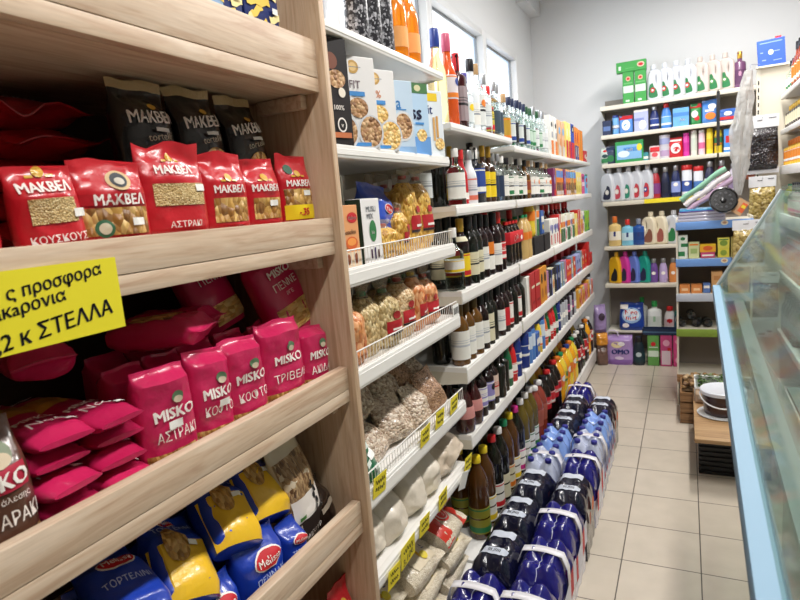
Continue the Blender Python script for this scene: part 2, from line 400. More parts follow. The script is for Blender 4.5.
bay('white metal bay of cereal, pasta and pulses beside the oak shelf unit', 1.234, 2.035, NS, (2, 3, 4), top=2.05)
FS = [(1.555, 1.596), (1.222, 1.276), (.910, .978), (.642, .704)]
YBAY = [2.045, 2.925, 3.805, 4.685, 5.56]
BN = ['white metal bay of tall liqueur and wine bottles next to the pulses', 'second white metal bay of bottles behind the cola multipack',
      'third white metal bay holding drinks and cartons along the window wall', 'end white metal bay of drinks and cartons by the detergent corner']
for i in range(4):
    bay(BN[i], YBAY[i], YBAY[i+1]-.004, [((1.865, 1.893) if i == 0 else (1.832, 1.862))]+FS, top=1.88 if i == 0 else 1.85)
ZS0, ZS1, ZS2, ZS3, ZS4, ZS5 = 1.862-.0035, 1.596-.0035, 1.276-.0035, .978-.0035, .704-.0035, .1705
Z0A = 1.893-.0035
# ------------------------------------------------------------------ pasta on the oak shelves
RED = film('#c4202c'); RED2 = film('#b01a26'); PINK = film('#c8245a'); PINK2 = film('#b81c50'); BLK = mat('#0d0c0f', .25, coat=.5, bump=.5, bscale=22)
BROWN = film('#5a3a2c'); BLUE = film('#1c3fae'); CLEARF = mat('#cdbfa8', .25, coat=.5, bump=.5, bscale=25); YELL = film('#efc02a')
ZA, ZB_, ZC_, ZD = 1.579, 1.191, .8095, .4315
def rest(o, name, parent=None): pass
def red_bag(word, w, h, d, seed, win, brand_z=.68, band=False, food=PASTA_F, extra=None, bw=.07):
    b = Bag(w, h, d, RED, seed, amp=.006, seal=.04, top=.62, n=2.4, rag=.07)
    x0, x1, z0, z1 = win
    b.rect(x0*w, x1*w, z0*h, z1*h, food)
    if band:
        b.rect(-.44*w, .44*w, .47*h, .60*h, RED2, .0024); b.oval(.1*w, .76*h, .019, .016, paper('#d8b98a')); b.oval(.1*w, .765*h, .013, .012, paper('#3a3f46'), .003); b.oval(.1*w, .75*h, .008, .006, paper('#c9c2b4'), .0038)
        b.text('MAKBEΛ', .06*w, .535*h, .017, W_TX, .03, .08)
        b.oval(-.2*w, .2*h, .014, .014, paper('#3c6e4e'), .003); b.oval(-.2*w, .2*h, .009, .009, paper('#d9d2b8'), .004)
    else:
        b.text('MAKBEΛ', 0, brand_z*h, .015, W_TX, .03, bw)
        b.oval(0, brand_z*h+.022, .008, .008, GOLD); b.rect(-.018, -.008, brand_z*h+.014, brand_z*h+.018, GOLD, .002); b.rect(.008, .018, brand_z*h+.014, brand_z*h+.018, GOLD, .002)
    if word: b.text(word, .04*w, .15*h, .0105, W_TX, .01, .078)
    if extra: extra(b)
    return b.mb.build('pasta_bag')
def put(o, x, y, z, rot=(0,0,FACE), label='', cat='pasta', group=None):
    o.location = (x, y, z); o.rotation_euler = rot; tag(o, label, cat, group); return o
G1 = 'red pasta bags along the upper oak shelf'
stick = lambda sx, sz: (lambda b: b.rect(sx-.011, sx+.011, sz-.006, sz+.006, STICK, .004))
def rb(y0, y1, zt, seed, word, win, label, tilt=0, lean=0, x=-.790, d=.055, **k):
    w = y1-y0; o = red_bag(word, w*1.03, zt-ZA, d, seed, win, **k)
    return put(o, x-.040, (y0+y1)/2+.018, ZA+.001, (lean, tilt, FACE-.22), label, 'pasta bag', G1)
rb(.345, .455, 1.708, 1, 'ΚΡΙΘΑΡΑΚΙ', (-.36, .36, .28, .56), 'red bag of rice-shaped pasta at the cut edge of the upper oak shelf', bw=.075)
rb(.488, .582, 1.700, 2, 'ΚΟΥΣΚΟΥΣ', (-.30, .36, .33, .62), 'red bag of fine couscous with square window, lettered ΚΟΥΣΚΟΥΣ', tilt=-.06, brand_z=.76, food=PASTA_F, extra=stick(.04, .052))
rb(.578, .697, 1.712, 3, None, (-.42, .42, .12, .44), 'red bag with round cream emblem over small curly pasta and green badge', band=True, food=PASTA_B, extra=stick(.03, .035))
rb(.705, .832, 1.745, 4, 'ΑΣΤΡΑΚΙ', (-.34, .40, .35, .58), 'tall red bag of tiny star pasta lettered ΑΣΤΡΑΚΙ', food=PASTA_F, brand_z=.73, extra=stick(.043, .088))
rb(.845, .952, 1.735, 5, None, (-.34, .38, .14, .44), 'red bag showing large pasta shells through its low window', food=PASTA_B, brand_z=.55)
rb(.962, 1.062, 1.730, 6, None, (-.34, .38, .15, .44), 'red bag with pale sticker on its window beside the yellow-banded one', food=PASTA_B, brand_z=.58, extra=stick(.015, .055))
def yb(b):
    b.rect(-.45*b.w, .45*b.w, .015, .048, paper('#f0d21c'), .003); b.text('-.35', 0, .032, .016, paper('#c01822'), .04, .05, off=.0045); b.oval(-.02, .13, .011, .011, paper('#33604a')); stick(.02, .075)(b)
rb(1.088, 1.186, 1.742, 7, None, (-.42, .42, .26, .52), 'red pasta bag with yellow -.35 price strip by the oak upright', food=PASTA_B, brand_z=.60, extra=yb)
# a hidden-edge second row of red bags and what lies on it
G2 = 'red bags standing behind the front row'
for i, (y, s) in enumerate(((.76, 21), (.875, 22), (1.0, 23), (1.12, 24))):
    o = red_bag(None, .115, .115, .06, s, (-.3, .3, .2, .5), food=PASTA_B)
    put(o, -.925, y, ZA+.001, (0, 0, FACE), 'red pasta bag in the second row, %s from the oak upright, under the black bags' % nth(4-i), 'pasta bag', G2)
def black_bag(w, h, d, seed, lab):
    b = Bag(w, h, d, BLK, seed, amp=.007, seal=.11, top=.6, mtop=mat('#bfa377', .4, coat=.3, bump=.5, bscale=90))
    b.text('MAKBEΛ', .004, .60*h, .024, W_TX, .02, w*.82, slant=.08); b.text('tortelli', .01, .40*h, .014, paper('#d8cdb6'), 0, w*.5, slant=.15)
    b.oval(.014, .72*h, .008, .006, GOLD); b.oval(.012, .14*h, .034, .03, PASTA_B)
    b.rect(.0, .03, .445*h, .485*h, STICK, .006)
    return b.mb.build('pasta_bag')
G3 = 'black pasta bags on top of the red ones'
for y, zt, s, rx, ry, lab in ((.805, 1.872, 31, -.10, .02, 'black bag of tortelli with tan top seam, next to the flat red stack'), (.945, 1.876, 32, -.10, -.05, 'black bag of tortelli with tan top seam, the middle one of three'), (1.085, 1.874, 33, -.10, -.08, 'black bag of tortelli nearest the oak upright, standing on red bags')):
    o = black_bag(.125, .180, .06, s, lab); put(o, -.893, y, zt-.180, (rx, ry, FACE), lab, 'pasta bag', G3)
# red bags lying flat in a stack at the back
G4 = 'red bags lying stacked deep in the upper oak shelf'
for i, (y, z, x) in enumerate(((.70, ZA+.028, -1.20), (.71, ZA+.082, -1.20), (.69, ZA+.136, -1.20), (.72, ZA+.19, -1.19), (.70, ZA+.245, -1.20))):
    b = Bag(.19, .22, .055, RED2, 60+i, amp=.008, rag=.1); b.text('MAKBEΛ', 0, .12, .02, W_TX)
    put(b.mb.build('pasta_bag'), x-.02, y, z, (-PI/2, 0, FACE+PI), 'red bag lying flat behind the row, %s up in its stack' % nth(i+1), 'pasta bag', G4)
# ---- pink bags on the middle oak shelf
def pink_bag(word, w, h, d, seed, word_z=.36, brand_z=.56, foot=.16, food=PASTA_B, word2=None, winx=None, m=PINK, bh=.019, brand=True):
    b = Bag(w, h, d, m, seed, amp=.0065, seal=.025, top=.86, bot=.08, n=2.9, rag=.045)
    if foot: b.rect(-.46*w, .46*w, .004, foot*h, food)
    if winx: b.rect(*[q*w if i < 2 else q*h for i, q in enumerate(winx)], food)
    if brand: b.text('MISKO', .004, brand_z*h, bh, W_TX, .035, w*.72); b.oval(.012, brand_z*h+.026, .012, .010, paper('#5d7a5a'), .003); b.oval(.012, brand_z*h+.021, .009, .006, paper('#c9b8a0'), .004)
    if word: b.text(word, .004, word_z*h, .018, W_TX, -.005, w*.72)
    if word2: b.text(word2, .004, word_z*h-.024, .009, W_TX, -.005, w*.6)
    return b
G5 = 'pink pasta bags in the front row of the middle oak shelf'
for y0, y1, zt, s, wd, wx, lab, ex in ((.640, .745, 1.362, 1, 'ΑΣΤΡΑΚΙ', .33, 'pink bag lettered ΑΣΤΡΑΚΙ at the spaghetti end of the front row', (.0, .075)),
        (.752, .842, 1.366, 2, 'ΚΟΦΤΟ', .36, 'pink bag lettered ΚΟΦΤΟ with white sticker, next to ΑΣΤΡΑΚΙ', (.012, .075)),
        (.852, .950, 1.366, 3, 'ΚΟΦΤΟ', .33, 'pink bag lettered ΚΟΦΤΟ between its sticker-bearing twin and ΤΡΙΒΕΛΙ', None),
        (.962, 1.085, 1.375, 4, 'ΤΡΙΒΕΛΙ', .33, 'widest pink front bag, lettered ΤΡΙΒΕΛΙ', None), (1.098, 1.19, 1.335, 5, 'ΑΚΙΔΑ', .30, 'pink bag lettered ΑΚΙΔΑ under the leaning penne bag', None)):
    w = y1-y0; b = pink_bag(wd, w*1.05, zt-ZB_, .062, s, wx, brand_z=.55)
    if ex: b.rect(ex[0]-.014, ex[0]+.014, ex[1]-.008, ex[1]+.006, STICK, .006)
    put(b.mb.build('pasta_bag'), -.797-.034, (y0+y1)/2+.006, ZB_+.001, (0, .03*(s % 3-1), FACE-.15), lab, 'pasta bag', G5)
b = pink_bag('ΠΕΝΝΕ', .15, .21, .07, 8, .60, .76, 0, PENNE, 'ΡΙΓΕ', (-.38, .46, .06, .36))
put(b.mb.build('pasta_bag'), -.885, 1.185, 1.318, (-.22, -.28, FACE-.1), 'pink penne bag leaning high on the others against the oak upright', 'pasta bag')
b = pink_bag('ΠΕΝΝΕ', .14, .20, .07, 9, .60, .76, 0, PENNE, None, (-.3, .42, .06, .30))
put(b.mb.build('pasta_bag'), -.985, 1.04, 1.355, (-.3, -.2, FACE), 'shadowed pink penne bag just behind the leaning one', 'pasta bag')
G6 = 'pink pasta bags in the second row of the middle oak shelf'
for i, y in enumerate((.70, .79, .88, .975, 1.085)):
    b = pink_bag('ΚΟΦΤΟ', .088, .17, .065, 12+i, foot=.14)
    put(b.mb.build('pasta_bag'), -.925, y, ZB_+.001, (0, .04*math.sin(i*3), FACE), 'pink bag in the second row of the middle oak shelf, %s from the upright' % nth(5-i), 'pasta bag', G6)
G7 = 'pink pasta bags in the third row of the middle oak shelf'
for i, y in enumerate((.74, .83, .92, 1.02)):
    b = pink_bag(None, .088, .175, .065, 22+i, foot=.14)
    put(b.mb.build('pasta_bag'), -1.015, y, ZB_+.001, (0, 0, FACE), 'pink bag in the shaded third row, %s from the upright' % nth(4-i), 'pasta bag', G7)
# lying pink bags on top
G8 = 'pink bags lying on top of the standing ones'
for i, (x, y, z, rz, win) in enumerate(((-.985, .76, 1.402, .9, True), (-1.06, .62, 1.40, .2, True), (-1.06, .86, 1.395, .9, False))):
    b = pink_bag(None, .10, .185, .055, 40+i, foot=0, winx=(-.36, .36, .25, .7) if win else None, brand_z=.82, brand=False)
    o = b.mb.build('pasta_bag'); put(o, x, y, z, (-PI/2+.05, 0, FACE+PI+rz-.6), ['pink bag with tan window lying across the bags behind ΑΣΤΡΑΚΙ', 'dim pink bag with window lying deep behind the spaghetti', 'crumpled pink bag lying flat on the middle of the second row', 'crumpled pink bag lying flat under the shadowed penne bag'][i], 'pasta bag')
# spaghetti packs lying with their ends to the aisle
G9 = 'pink spaghetti packs stacked with their ends to the aisle'
SPA = mat('#c79a3a', .35, coat=.4, bump=.4, bscale=60)
def spag(seed):
    b = Bag(.088, .275, .036, PINK if seed % 2 else PINK2, seed, amp=.005, seal=.05, top=.80, bot=.25, n=2.3)
    b.rect(-.036, .036, .135, .20, SPA); b.text('MISKO', 0, .085, .016, W_TX, .03, .06); b.text('No6', 0, .055, .02, W_TX, -.005, .05)
    b.rect(.018, .034, .028, .04, STICK, .004)
    b.rect(-.02, .02, .225, .24, W_TX, .003)
    return b.mb.build('spaghetti_pack')
for c, yc in enumerate((.503, .594)):
    for k in range(4 if c == 0 else 4):
        x = -.80+.012*math.sin(k*2.1+c); o = spag(70+k+5*c)
        put(o, x, yc+.006*math.sin(k*3+c), ZB_+.019+k*.034, (-PI/2, 0, FACE+.10*math.sin(k*1.7+c*2)), 'pink spaghetti pack, %s up in the stack %s' % (nth(k+1), ['by the brown bag', 'by the ΑΣΤΡΑΚΙ bag'][c]), 'spaghetti', G9)
b = Bag(.118, .178, .085, BROWN, 77, amp=.006, seal=.03, bot=.05); b.rect(-.05, .05, .004, .024, PASTA_F)
b.rect(-.056, .056, .086, .118, paper('#b0203c'), .002); b.text('MISKO', 0, .102, .021, W_TX, .035, .1); b.text('ΚΡΙΘΑΡΑΚΙ', 0, .050, .019, W_TX, .01, .10); b.text('ολικής άλεσης', 0, .076, .008, W_TX, 0, .085)
b.oval(.012, .135, .024, .018, paper('#7f8a72')); b.oval(.012, .127, .018, .009, paper('#c8b79a'), .004)
put(b.mb.build('pasta_bag'), -.84, .402, ZB_+.001, (0, -.02, FACE), 'brown wholewheat bag lettered ΚΡΙΘΑΡΑΚΙ beside the spaghetti packs', 'pasta bag')
# ---- blue and yellow bags on the lower oak shelf
def logo(b, cx, cz, rx=.03):
    b.oval(cx, cz, rx*1.08, rx*.56, W_TX, .003); b.oval(cx, cz, rx, rx*.48, paper('#c8202c'), .004); b.text('Melissa', cx, cz, rx*.42, W_TX, .01, rx*1.6, off=.0055)
def blue_bag(w, h, d, seed, kind='stand', word='ΤΟΡΤΕΛΙΝΙ'):
    b = Bag(w, h, d, BLUE, seed, amp=.007, seal=.03)
    if kind == 'stand':
        logo(b, 0, h*.62, w*.27); b.text(word, 0, h*.36, .013, paper('#c8d4f4'), -.005, w*.7)
    else:
        b.rect(-.5*w, .5*w, .0, .60*h, YELL, .002); b.oval(-.018, .58*h, .026, .040, PASTA_B, .004); b.text(word, 0, .80*h, .012, paper('#c8d4f4'), 0, w*.7); b.rect(.004, .026, .52*h, .58*h, STICK, .007); logo(b, .0, .91*h, .02)
    return b.mb.build('pasta_bag')
G10 = 'blue pasta bags standing on the lower oak shelf'
for y0, y1, zt, s, lab in ((.555, .672, .905, 1, 'blue bag low at the cut end of the lower oak shelf row'), (.690, .806, .918, 2, 'blue bag with red oval, under the first yellow-bottomed bag'), (.818, .950, .945, 3, 'large blue bag with red oval at the middle of the lower oak shelf'), (.958, 1.025, .915, 4, 'narrow blue bag with red oval beside the brown grain bag')):
    w = (y1-y0)*1.05; o = blue_bag(w, zt-ZC_, .085, s, word='ΠΕΝΝΑΚΙ' if s == 3 else 'ΤΟΡΤΕΛΙΝΙ'); put(o, -.84, (y0+y1)/2, ZC_+.001, (0, .03*math.sin(s*2), FACE), lab, 'pasta bag', G10)
G11 = 'blue bags with yellow bottoms lying on the blue row'
for x, y, z, s, rx, ry, rz, lab in ((-.885, .690, .968, 11, -.85, .38, -.15, 'blue and yellow bag tipped forward, first of three on the blue row'), (-.89, .830, .995, 12, -.85, .34, -.1, 'blue and yellow bag tipped forward, the middle one of three'), (-.91, .955, .990, 13, -.75, .25, -.05, 'blue and yellow bag tipped forward beside the brown grain bag')):
    o = blue_bag(.128, .185, .08, s, 'lie'); put(o, x+.065, y, z-.055, (rx, ry, FACE+rz), lab, 'pasta bag', G11)
for i, (y, z) in enumerate(((.575, .975), (.47, .95))):
    o = blue_bag(.115, .17, .065, 15+i); put(o, -.80, y, z, (-1.25, .15, FACE-.2), ['blue bag lying back on top beside the tipped yellow ones', 'blue bag lying at the frame edge of the lower oak shelf'][i], 'pasta bag')
G12 = 'blue bags in the back row of the lower oak shelf'
for i, y in enumerate((.62, .75, .88, 1.0)):
    o = blue_bag(.115, .17, .08, 25+i); put(o, -1.0, y, ZC_+.001, (0, 0, FACE), 'blue bag in the dark back row below, %s from the oak upright' % nth(4-i), 'pasta bag', G12)
b = Bag(.125, .285, .08, CLEARF, 91, amp=.008, seal=.04, top=.6); GRN = grain('farro_twists', ['#5d3f28', '#9a7650', '#c3a57c', '#7d5a3a'], 85, stretch=(2, 1, .7))
b.rect(-.055, .055, .10, .235, GRN); b.rect(-.058, .058, .004, .085, paper('#2e2320')); b.rect(-.05, .052, .075, .135, W_TX, .003)
for i in range(5): b.oval(.022+.006*(i % 2), .085+.016*i, .005, .009, INK, .005)
b.text('ΠΛΙΓΟΥΡΙ', 0, .03, .012, W_TX, 0, .08); b.rect(-.04, -.02, .08, .09, paper('#5a9a4a'), .005)
put(b.mb.build('pasta_bag'), -.86, 1.085, ZC_+.001, (-.05, -.12, FACE), 'clear bag of brown grain twists with white label and dark base', 'pasta bag')
b = Bag(.10, .125, .07, mat('#231814', .25, coat=.5, bump=.5, bscale=25), 92, amp=.008, seal=.06); b.rect(-.03, .03, .05, .065, paper('#b7a896'))
put(b.mb.build('pasta_bag'), -.85, 1.155, ZC_+.001, (-.2, -.15, FACE+.15), 'small dark brown bag tucked by the oak upright below', 'pasta bag')
G13 = 'red bags on the bottom oak shelf'
for i, y in enumerate((.93, 1.04, 1.145)):
    o = red_bag(None, .10, .215, .08, 95+i, (-.3, .3, .2, .5), food=PASTA_B); put(o, -.835, y, ZD+.001, (0, .04*i, FACE), 'red bag low on the bottom oak shelf, %s from the upright' % nth(3-i), 'pasta bag', G13)
# ---- blue pasta cartons on the top oak shelf
cb = paper('#1a2c6e')
for i, (y0, y1) in enumerate(((.770, .885), (.890, 1.005), (1.010, 1.125))):
    mb = MB(); mb.rbox(-.0565, .0565, -.03, .03, 0, .24, cb, .002); r = random.Random(i)
    if i == 1: rect_on(mb, lambda x, z: (x, -.0307, z), -.054, .0, .02, .22, paper('#8fb0d8'), 1, 1)
    for k in range(16):
        ang = r.uniform(-.9, .9); cx, cz = -.042+.084*((k*5) % 8)/7, .022+.022*(k//2)+r.uniform(-.005, .005); c_, s_ = math.cos(ang), math.sin(ang)
        mb.add([(max(-.056, min(.056, cx+a*c_-b_*s_)), -.0313-.0002*k, cz+a*s_+b_*c_) for a, b_ in ((-.020, -.006), (-.008, -.009), (.008, -.005), (.020, -.008), (.020, .006), (.006, .009), (-.010, .005), (-.020, .008))], [tuple(range(8))], paper('#ecc94e' if k % 3 else '#f2e2a0'))
    rect_on(mb, lambda x, z: (x, -.0352, z), .030, .048, .050, .062, STICK, 1, 1)
    o = mb.build('pasta_carton'); put(o, -.825, (y0+y1)/2, 1.9815, (0, 0, FACE), ['dark blue pasta carton with yellow shapes, at the cut end of the top oak shelf', 'dark blue pasta carton with a pale blue half and yellow shapes', 'dark blue pasta carton with yellow shapes, next to the oak upright'][i], 'pasta carton')
# ---- handwritten yellow card on the lip
YC = paper('#ecdf2c')
o = MB(); o.box(-.170, .104, -.0008, .0008, 0, .104, YC); fn = lambda x, z: (x, -.0014, z)
for t, cx, cz, h, w in (('ς пροσφορα', .010, .083, .0165, .150), ('μaкaρονια', -.035, .057, .0165, .120), ('2,2 к ΣΤΕΛΛΑ', -.004, .024, .021, .180)):
    put_text(o, t, fn, cx, cz, h, INK, .028, w, .12)
o = o.build('price_card'); put(o, -.7565, .490, 1.4605, (0, 0, FACE), 'yellow card with handwritten Greek offer fixed to the oak lip', 'price card')
# ------------------------------------------------------------------ cartons
def carton(w, d, h, base, name='carton', side=None, art=None, top=None, b=.0015):
    mb = MB(); mb.rbox(-w/2, w/2, -d/2, d/2, 0, h, base, b, seg=1)
    if side: 
        for sx in (-1, 1): mb.add([(sx*(w/2+.0005), -d/2+.001, .001), (sx*(w/2+.0005), d/2-.001, .001), (sx*(w/2+.0005), d/2-.001, h-.001), (sx*(w/2+.0005), -d/2+.001, h-.001)], [(0, 1, 2, 3)], side)
    if top: mb.add([(-w/2+.001, -d/2+.001, h+.0005), (w/2-.001, -d/2+.001, h+.0005), (w/2-.001, d/2-.001, h+.0005), (-w/2+.001, d/2-.001, h+.0005)], [(0, 1, 2, 3)], top)
    if art:
        lv = 0
        for a in art:
            lv += 1; fn = (lambda off: lambda x, z: (x, -d/2-off, z))(.0006+.0003*lv)
            k = a[0]
            if k == 'r': rect_on(mb, fn, a[1]*w, a[2]*w, a[3]*h, a[4]*h, a[5], 1, 1)
            elif k == 'o': oval_on(mb, fn, a[1]*w, a[2]*h, a[3], a[4], a[5], 20)
            elif k == 't': put_text(mb, a[1], fn, a[2]*w, a[3]*h, a[4], a[5], a[6] if len(a) > 6 else .02, a[7] if len(a) > 7 else w*.9)
            elif k == 's':      # sideways text, reading upward
                vs, fs, tw = text_geo(a[1], .02); q = a[4]/.7
                mb.add([fn(a[2]*w-y*q, a[3]*h+x*q) for x, y in vs], fs, a[5])
    return mb.build(name)
CB_W = paper('#e9e7e6'); CB_B = paper('#a9c6e4'); FLK = grain('cereal_flakes', ['#7a5234', '#b98a5c', '#d9b487', '#9c6d45'], 95, rough=.6, coat=0); OATY = grain('cereal_gold', ['#d9a44c', '#efc676', '#f6dda0', '#c98f3c'], 95, rough=.6, coat=0)
BL = paper('#4a8fd0'); NAVY = paper('#1c2a5c'); REDP = paper('#c8242e'); ORP = paper('#e08a2a'); GRNP = paper('#2f7a44'); GRY = paper('#9aa0a8')
ZW1, ZW2, ZW3, ZW4, ZW5 = 1.7645, 1.4545, 1.1925, .8585, .6085
def on(o, x, y, z, label, cat, rot=0, group=None, tilt=(0, 0)):
    o.location = (x, y, z+.0006); o.rotation_euler = (tilt[0], tilt[1], FACE+rot); return tag(o, label, cat, group)
CER = 'cereal boxes on the upper metal shelf'
on(carton(.098, .055, .262, paper('#1f1a1c'), 'cereal_box', art=[('o', -.1, .78, .022, .020, paper('#7a4a3a')), ('o', .05, .62, .03, .022, FLK), ('o', .2, .5, .012, .012, paper('#efe6d6')), ('t', '100%', .05, .36, .012, W_TX), ('o', .1, .20, .016, .018, W_TX), ('o', .1, .20, .012, .014, paper('#1f1a1c')), ('t', 'v', .1, .2, .012, W_TX), ('r', -.4, .4, .08, .13, paper('#c8744a'))]), -.80, 1.308, ZW1, 'black cereal box against the oak upright', 'cereal box', -.25, CER)
def muesli(face, txt, tcol, bowl, fr, h):
    return carton(.118, .055, h, CB_W, 'cereal_box', art=[('o', -.12, .885, .019, .017, paper('#c9a05c')), ('o', -.12, .885, .012, .011, paper('#e6c58a')), ('r', -.33, .1, .88, .887, paper('#8a8a94')), ('t', txt, -.1, .70, .020, tcol), ('r', -.36, .16, .575, .625, BL), ('o', -.05, .45, .032, .026, fr), ('o', .25, .19, .043, .046, paper('#d4d6da')), ('o', .25, .195, .037, .040, bowl), ('r', -.3, .22, .035, .075, BL), ('o', -.35, .27, .010, .010, paper('#d03038'))])
on(muesli(0, 'FIT', paper('#a08a7c'), FLK, FLK, .236), -.838, 1.362, ZW1, 'white muesli box half hidden behind the black cereal box', 'cereal box', -.42, CER)
on(muesli(0, 'FIT', paper('#8a7a80'), FLK, FLK, .240), -.805, 1.440, ZW1, 'tall white muesli box with flakes bowl, next after the black box', 'cereal box', -.42, CER)
on(muesli(0, '0%', paper('#d68a5c'), OATY, OATY, .226), -.803, 1.556, ZW1, 'white muesli box with golden flakes before the pale blue boxes', 'cereal box', -.42, CER)
on(carton(.12, .05, .218, paper('#c2d6e8'), 'cereal_box', art=[('t', 'a', .0, .70, .035, BL), ('r', -.2, .25, .60, .615, BL), ('o', .12, .38, .040, .045, paper('#dadada')), ('o', .12, .38, .034, .038, FLK), ('r', -.5, .5, 0, .1, paper('#8fb4dc'))]), -.806, 1.688, ZW1, 'pale blue cereal box with a brown bowl and blue letter a', 'cereal box', -.42, CER)
on(carton(.125, .05, .228, paper('#b7d2e9'), 'cereal_box', art=[('r', -.5, .5, .86, 1, paper('#4c7a4c')), ('o', .15, .93, .014, .010, paper('#d8d2a8')), ('t', 'ss', .05, .60, .045, paper('#2a3050'), .03), ('r', .0, .3, .43, .46, BL), ('r', -.5, .5, 0, .26, paper('#6b9fda')), ('o', .2, .28, .022, .02, OATY)]), -.806, 1.805, ZW1, 'sky blue cereal box with green top and dark letters ss', 'cereal box', -.42, CER)
on(carton(.125, .05, .222, paper('#dfe5ea'), 'cereal_box', art=[('r', -.35, .3, .84, .96, paper('#e9c62e')), ('t', 'Vit', -.1, .72, .03, paper('#2a3a78')), ('o', -.4, .35, .03, .045, paper('#8a5a38')), ('r', .08, .16, .25, .6, paper('#d9a868')), ('r', .2, .28, .3, .62, paper('#cf9c58')), ('o', .3, .2, .022, .02, OATY)]), -.806, 1.935, ZW1, 'white cereal box with yellow patch at the end of the row', 'cereal box', -.42, CER)
# W2: two cartons, blue bag, clear bags of yellow pasta
on(carton(.098, .05, .165, paper('#e2a06a'), 'mix_box', art=[('o', .18, .80, .026, .014, REDP), ('t', 'Melissa', .18, .80, .010, W_TX, .01, .045), ('t', 'Semolina', 0, .58, .012, paper('#5a3828')), ('o', .05, .40, .030, .017, paper('#d8642c')), ('o', .05, .42, .022, .010, paper('#ef9a4a')), ('r', -.5, .5, 0, .26, paper('#e9d2b4')), ('o', -.2, .15, .010, .014, paper('#8a4a2c')), ('o', .2, .15, .010, .014, paper('#8a4a2c'))]), -.815, 1.330, ZW2, 'orange semolina box in the wire basket beside the oak upright', 'food box')
on(carton(.105, .05, .180, CB_W, 'mix_box', side=paper('#20382c'), art=[('t', 'MUSLI', 0, .84, .015, paper('#8a9098')), ('t', 'MIX', -.08, .73, .015, paper('#8a9098')), ('o', .02, .50, .020, .030, GRNP), ('t', 'bio', .02, .48, .010, W_TX), ('r', -.2, -.1, .08, .22, paper('#4a2c48')), ('r', 0, .08, .06, .24, paper('#3a2a58')), ('r', .18, .28, .08, .2, paper('#5a3a38'))]), -.815, 1.455, ZW2, 'white box with green oval and dark side in the wire basket', 'food box')
b = Bag(.185, .175, .085, film('#1f49b4'), 101, amp=.009, seal=.05); logo(b, .015, .09, .030); b.text('ΠΑΣΤΑ', .0, .05, .01, paper('#c8d4f4'), 0); b.rect(.045, .068, .026, .040, STICK, .005)
put(b.mb.build('pasta_bag'), -.862, 1.618, ZW2+.055, (-.12, .12, FACE), 'blue pasta bag with red oval behind the white box', 'pasta bag')
b = Bag(.15, .13, .07, film('#1b3a94'), 102, amp=.009, seal=.05)
put(b.mb.build('pasta_bag'), -.935, 1.46, ZW2+.06, (-.1, 0, FACE), 'darker blue bag behind the two boxes in the basket', 'pasta bag')
CELLO = mat('#b9a890', .15, coat=.6, alpha=.35, bump=.5, bscale=30)
def cello_bag(w, h, d, food, seed, tie, lab=True, neck=.88, labz=.30):
    b = Bag(w, h, d, food, seed, amp=.009, seal=.02, neck=(neck, .30), n=2.3, mtop=None)
    # the empty crown of film above the tie
    b.mb.m = [b.mb.mi(CELLO) if max(b.mb.v[i][2] for i in f) > h*(neck-.05) and min(b.mb.v[i][2] for i in f) > h*(neck-.12) else k for f, k in zip(b.mb.f, b.mb.m)]
    b.mb.lathe([(w*.13, -.006), (w*.145, 0), (w*.13, .006)], tie, 12, c=(0, 0, h*neck), ay=d/w*1.1)
    if lab:
        b.rect(-.36*w, .36*w, (labz-.10)*h, (labz+.07)*h, paper('#b01e28'), .003); b.rect(-.36*w, .36*w, (labz-.135)*h, (labz-.105)*h, paper('#33282c'), .003)
        b.oval(0, (labz+.145)*h, .015, .012, paper('#a82a2c'), .0045)
        b.rect(-.2*w, .2*w, (labz-.07)*h, (labz-.04)*h, W_TX, .0045)
    return b.mb.build('pasta_bag')
G = 'clear bags of yellow pasta in the top wire basket'
for i, (y, x, h, s, rot, lab) in enumerate(((1.70, -.83, .165, 111, .2, 'small clear bag of short yellow pasta with red label in the top basket'), (1.835, -.865, .275, 112, .1, 'large clear bag of yellow pasta with red label, first of two'), (1.945, -.865, .272, 113, .0, 'large clear bag of yellow pasta at the basket end by the bottles'))):
    o = cello_bag(.125 if i else .10, h, .085 if i else .06, YELP, s, REDP, True, .90 if i else .86, .36)
    on(o, x, y, ZW2, lab, 'pasta bag', rot, G)
for i, y in enumerate((1.78, 1.89, 1.985)):
    on(cello_bag(.11, .27, .08, YELP, 120+i, REDP, False, .84), -.965, y, ZW2, 'yellow pasta bag behind the top basket row, %s from the bottles' % nth(3-i), 'pasta bag', 0, 'clear pasta bags behind the top basket')
on(cello_bag(.13, .115, .07, YELP, 125, REDP, False, .86), -.822, 1.575, ZW2, 'low clear bag of pale yellow pasta under the blue bag', 'pasta bag')
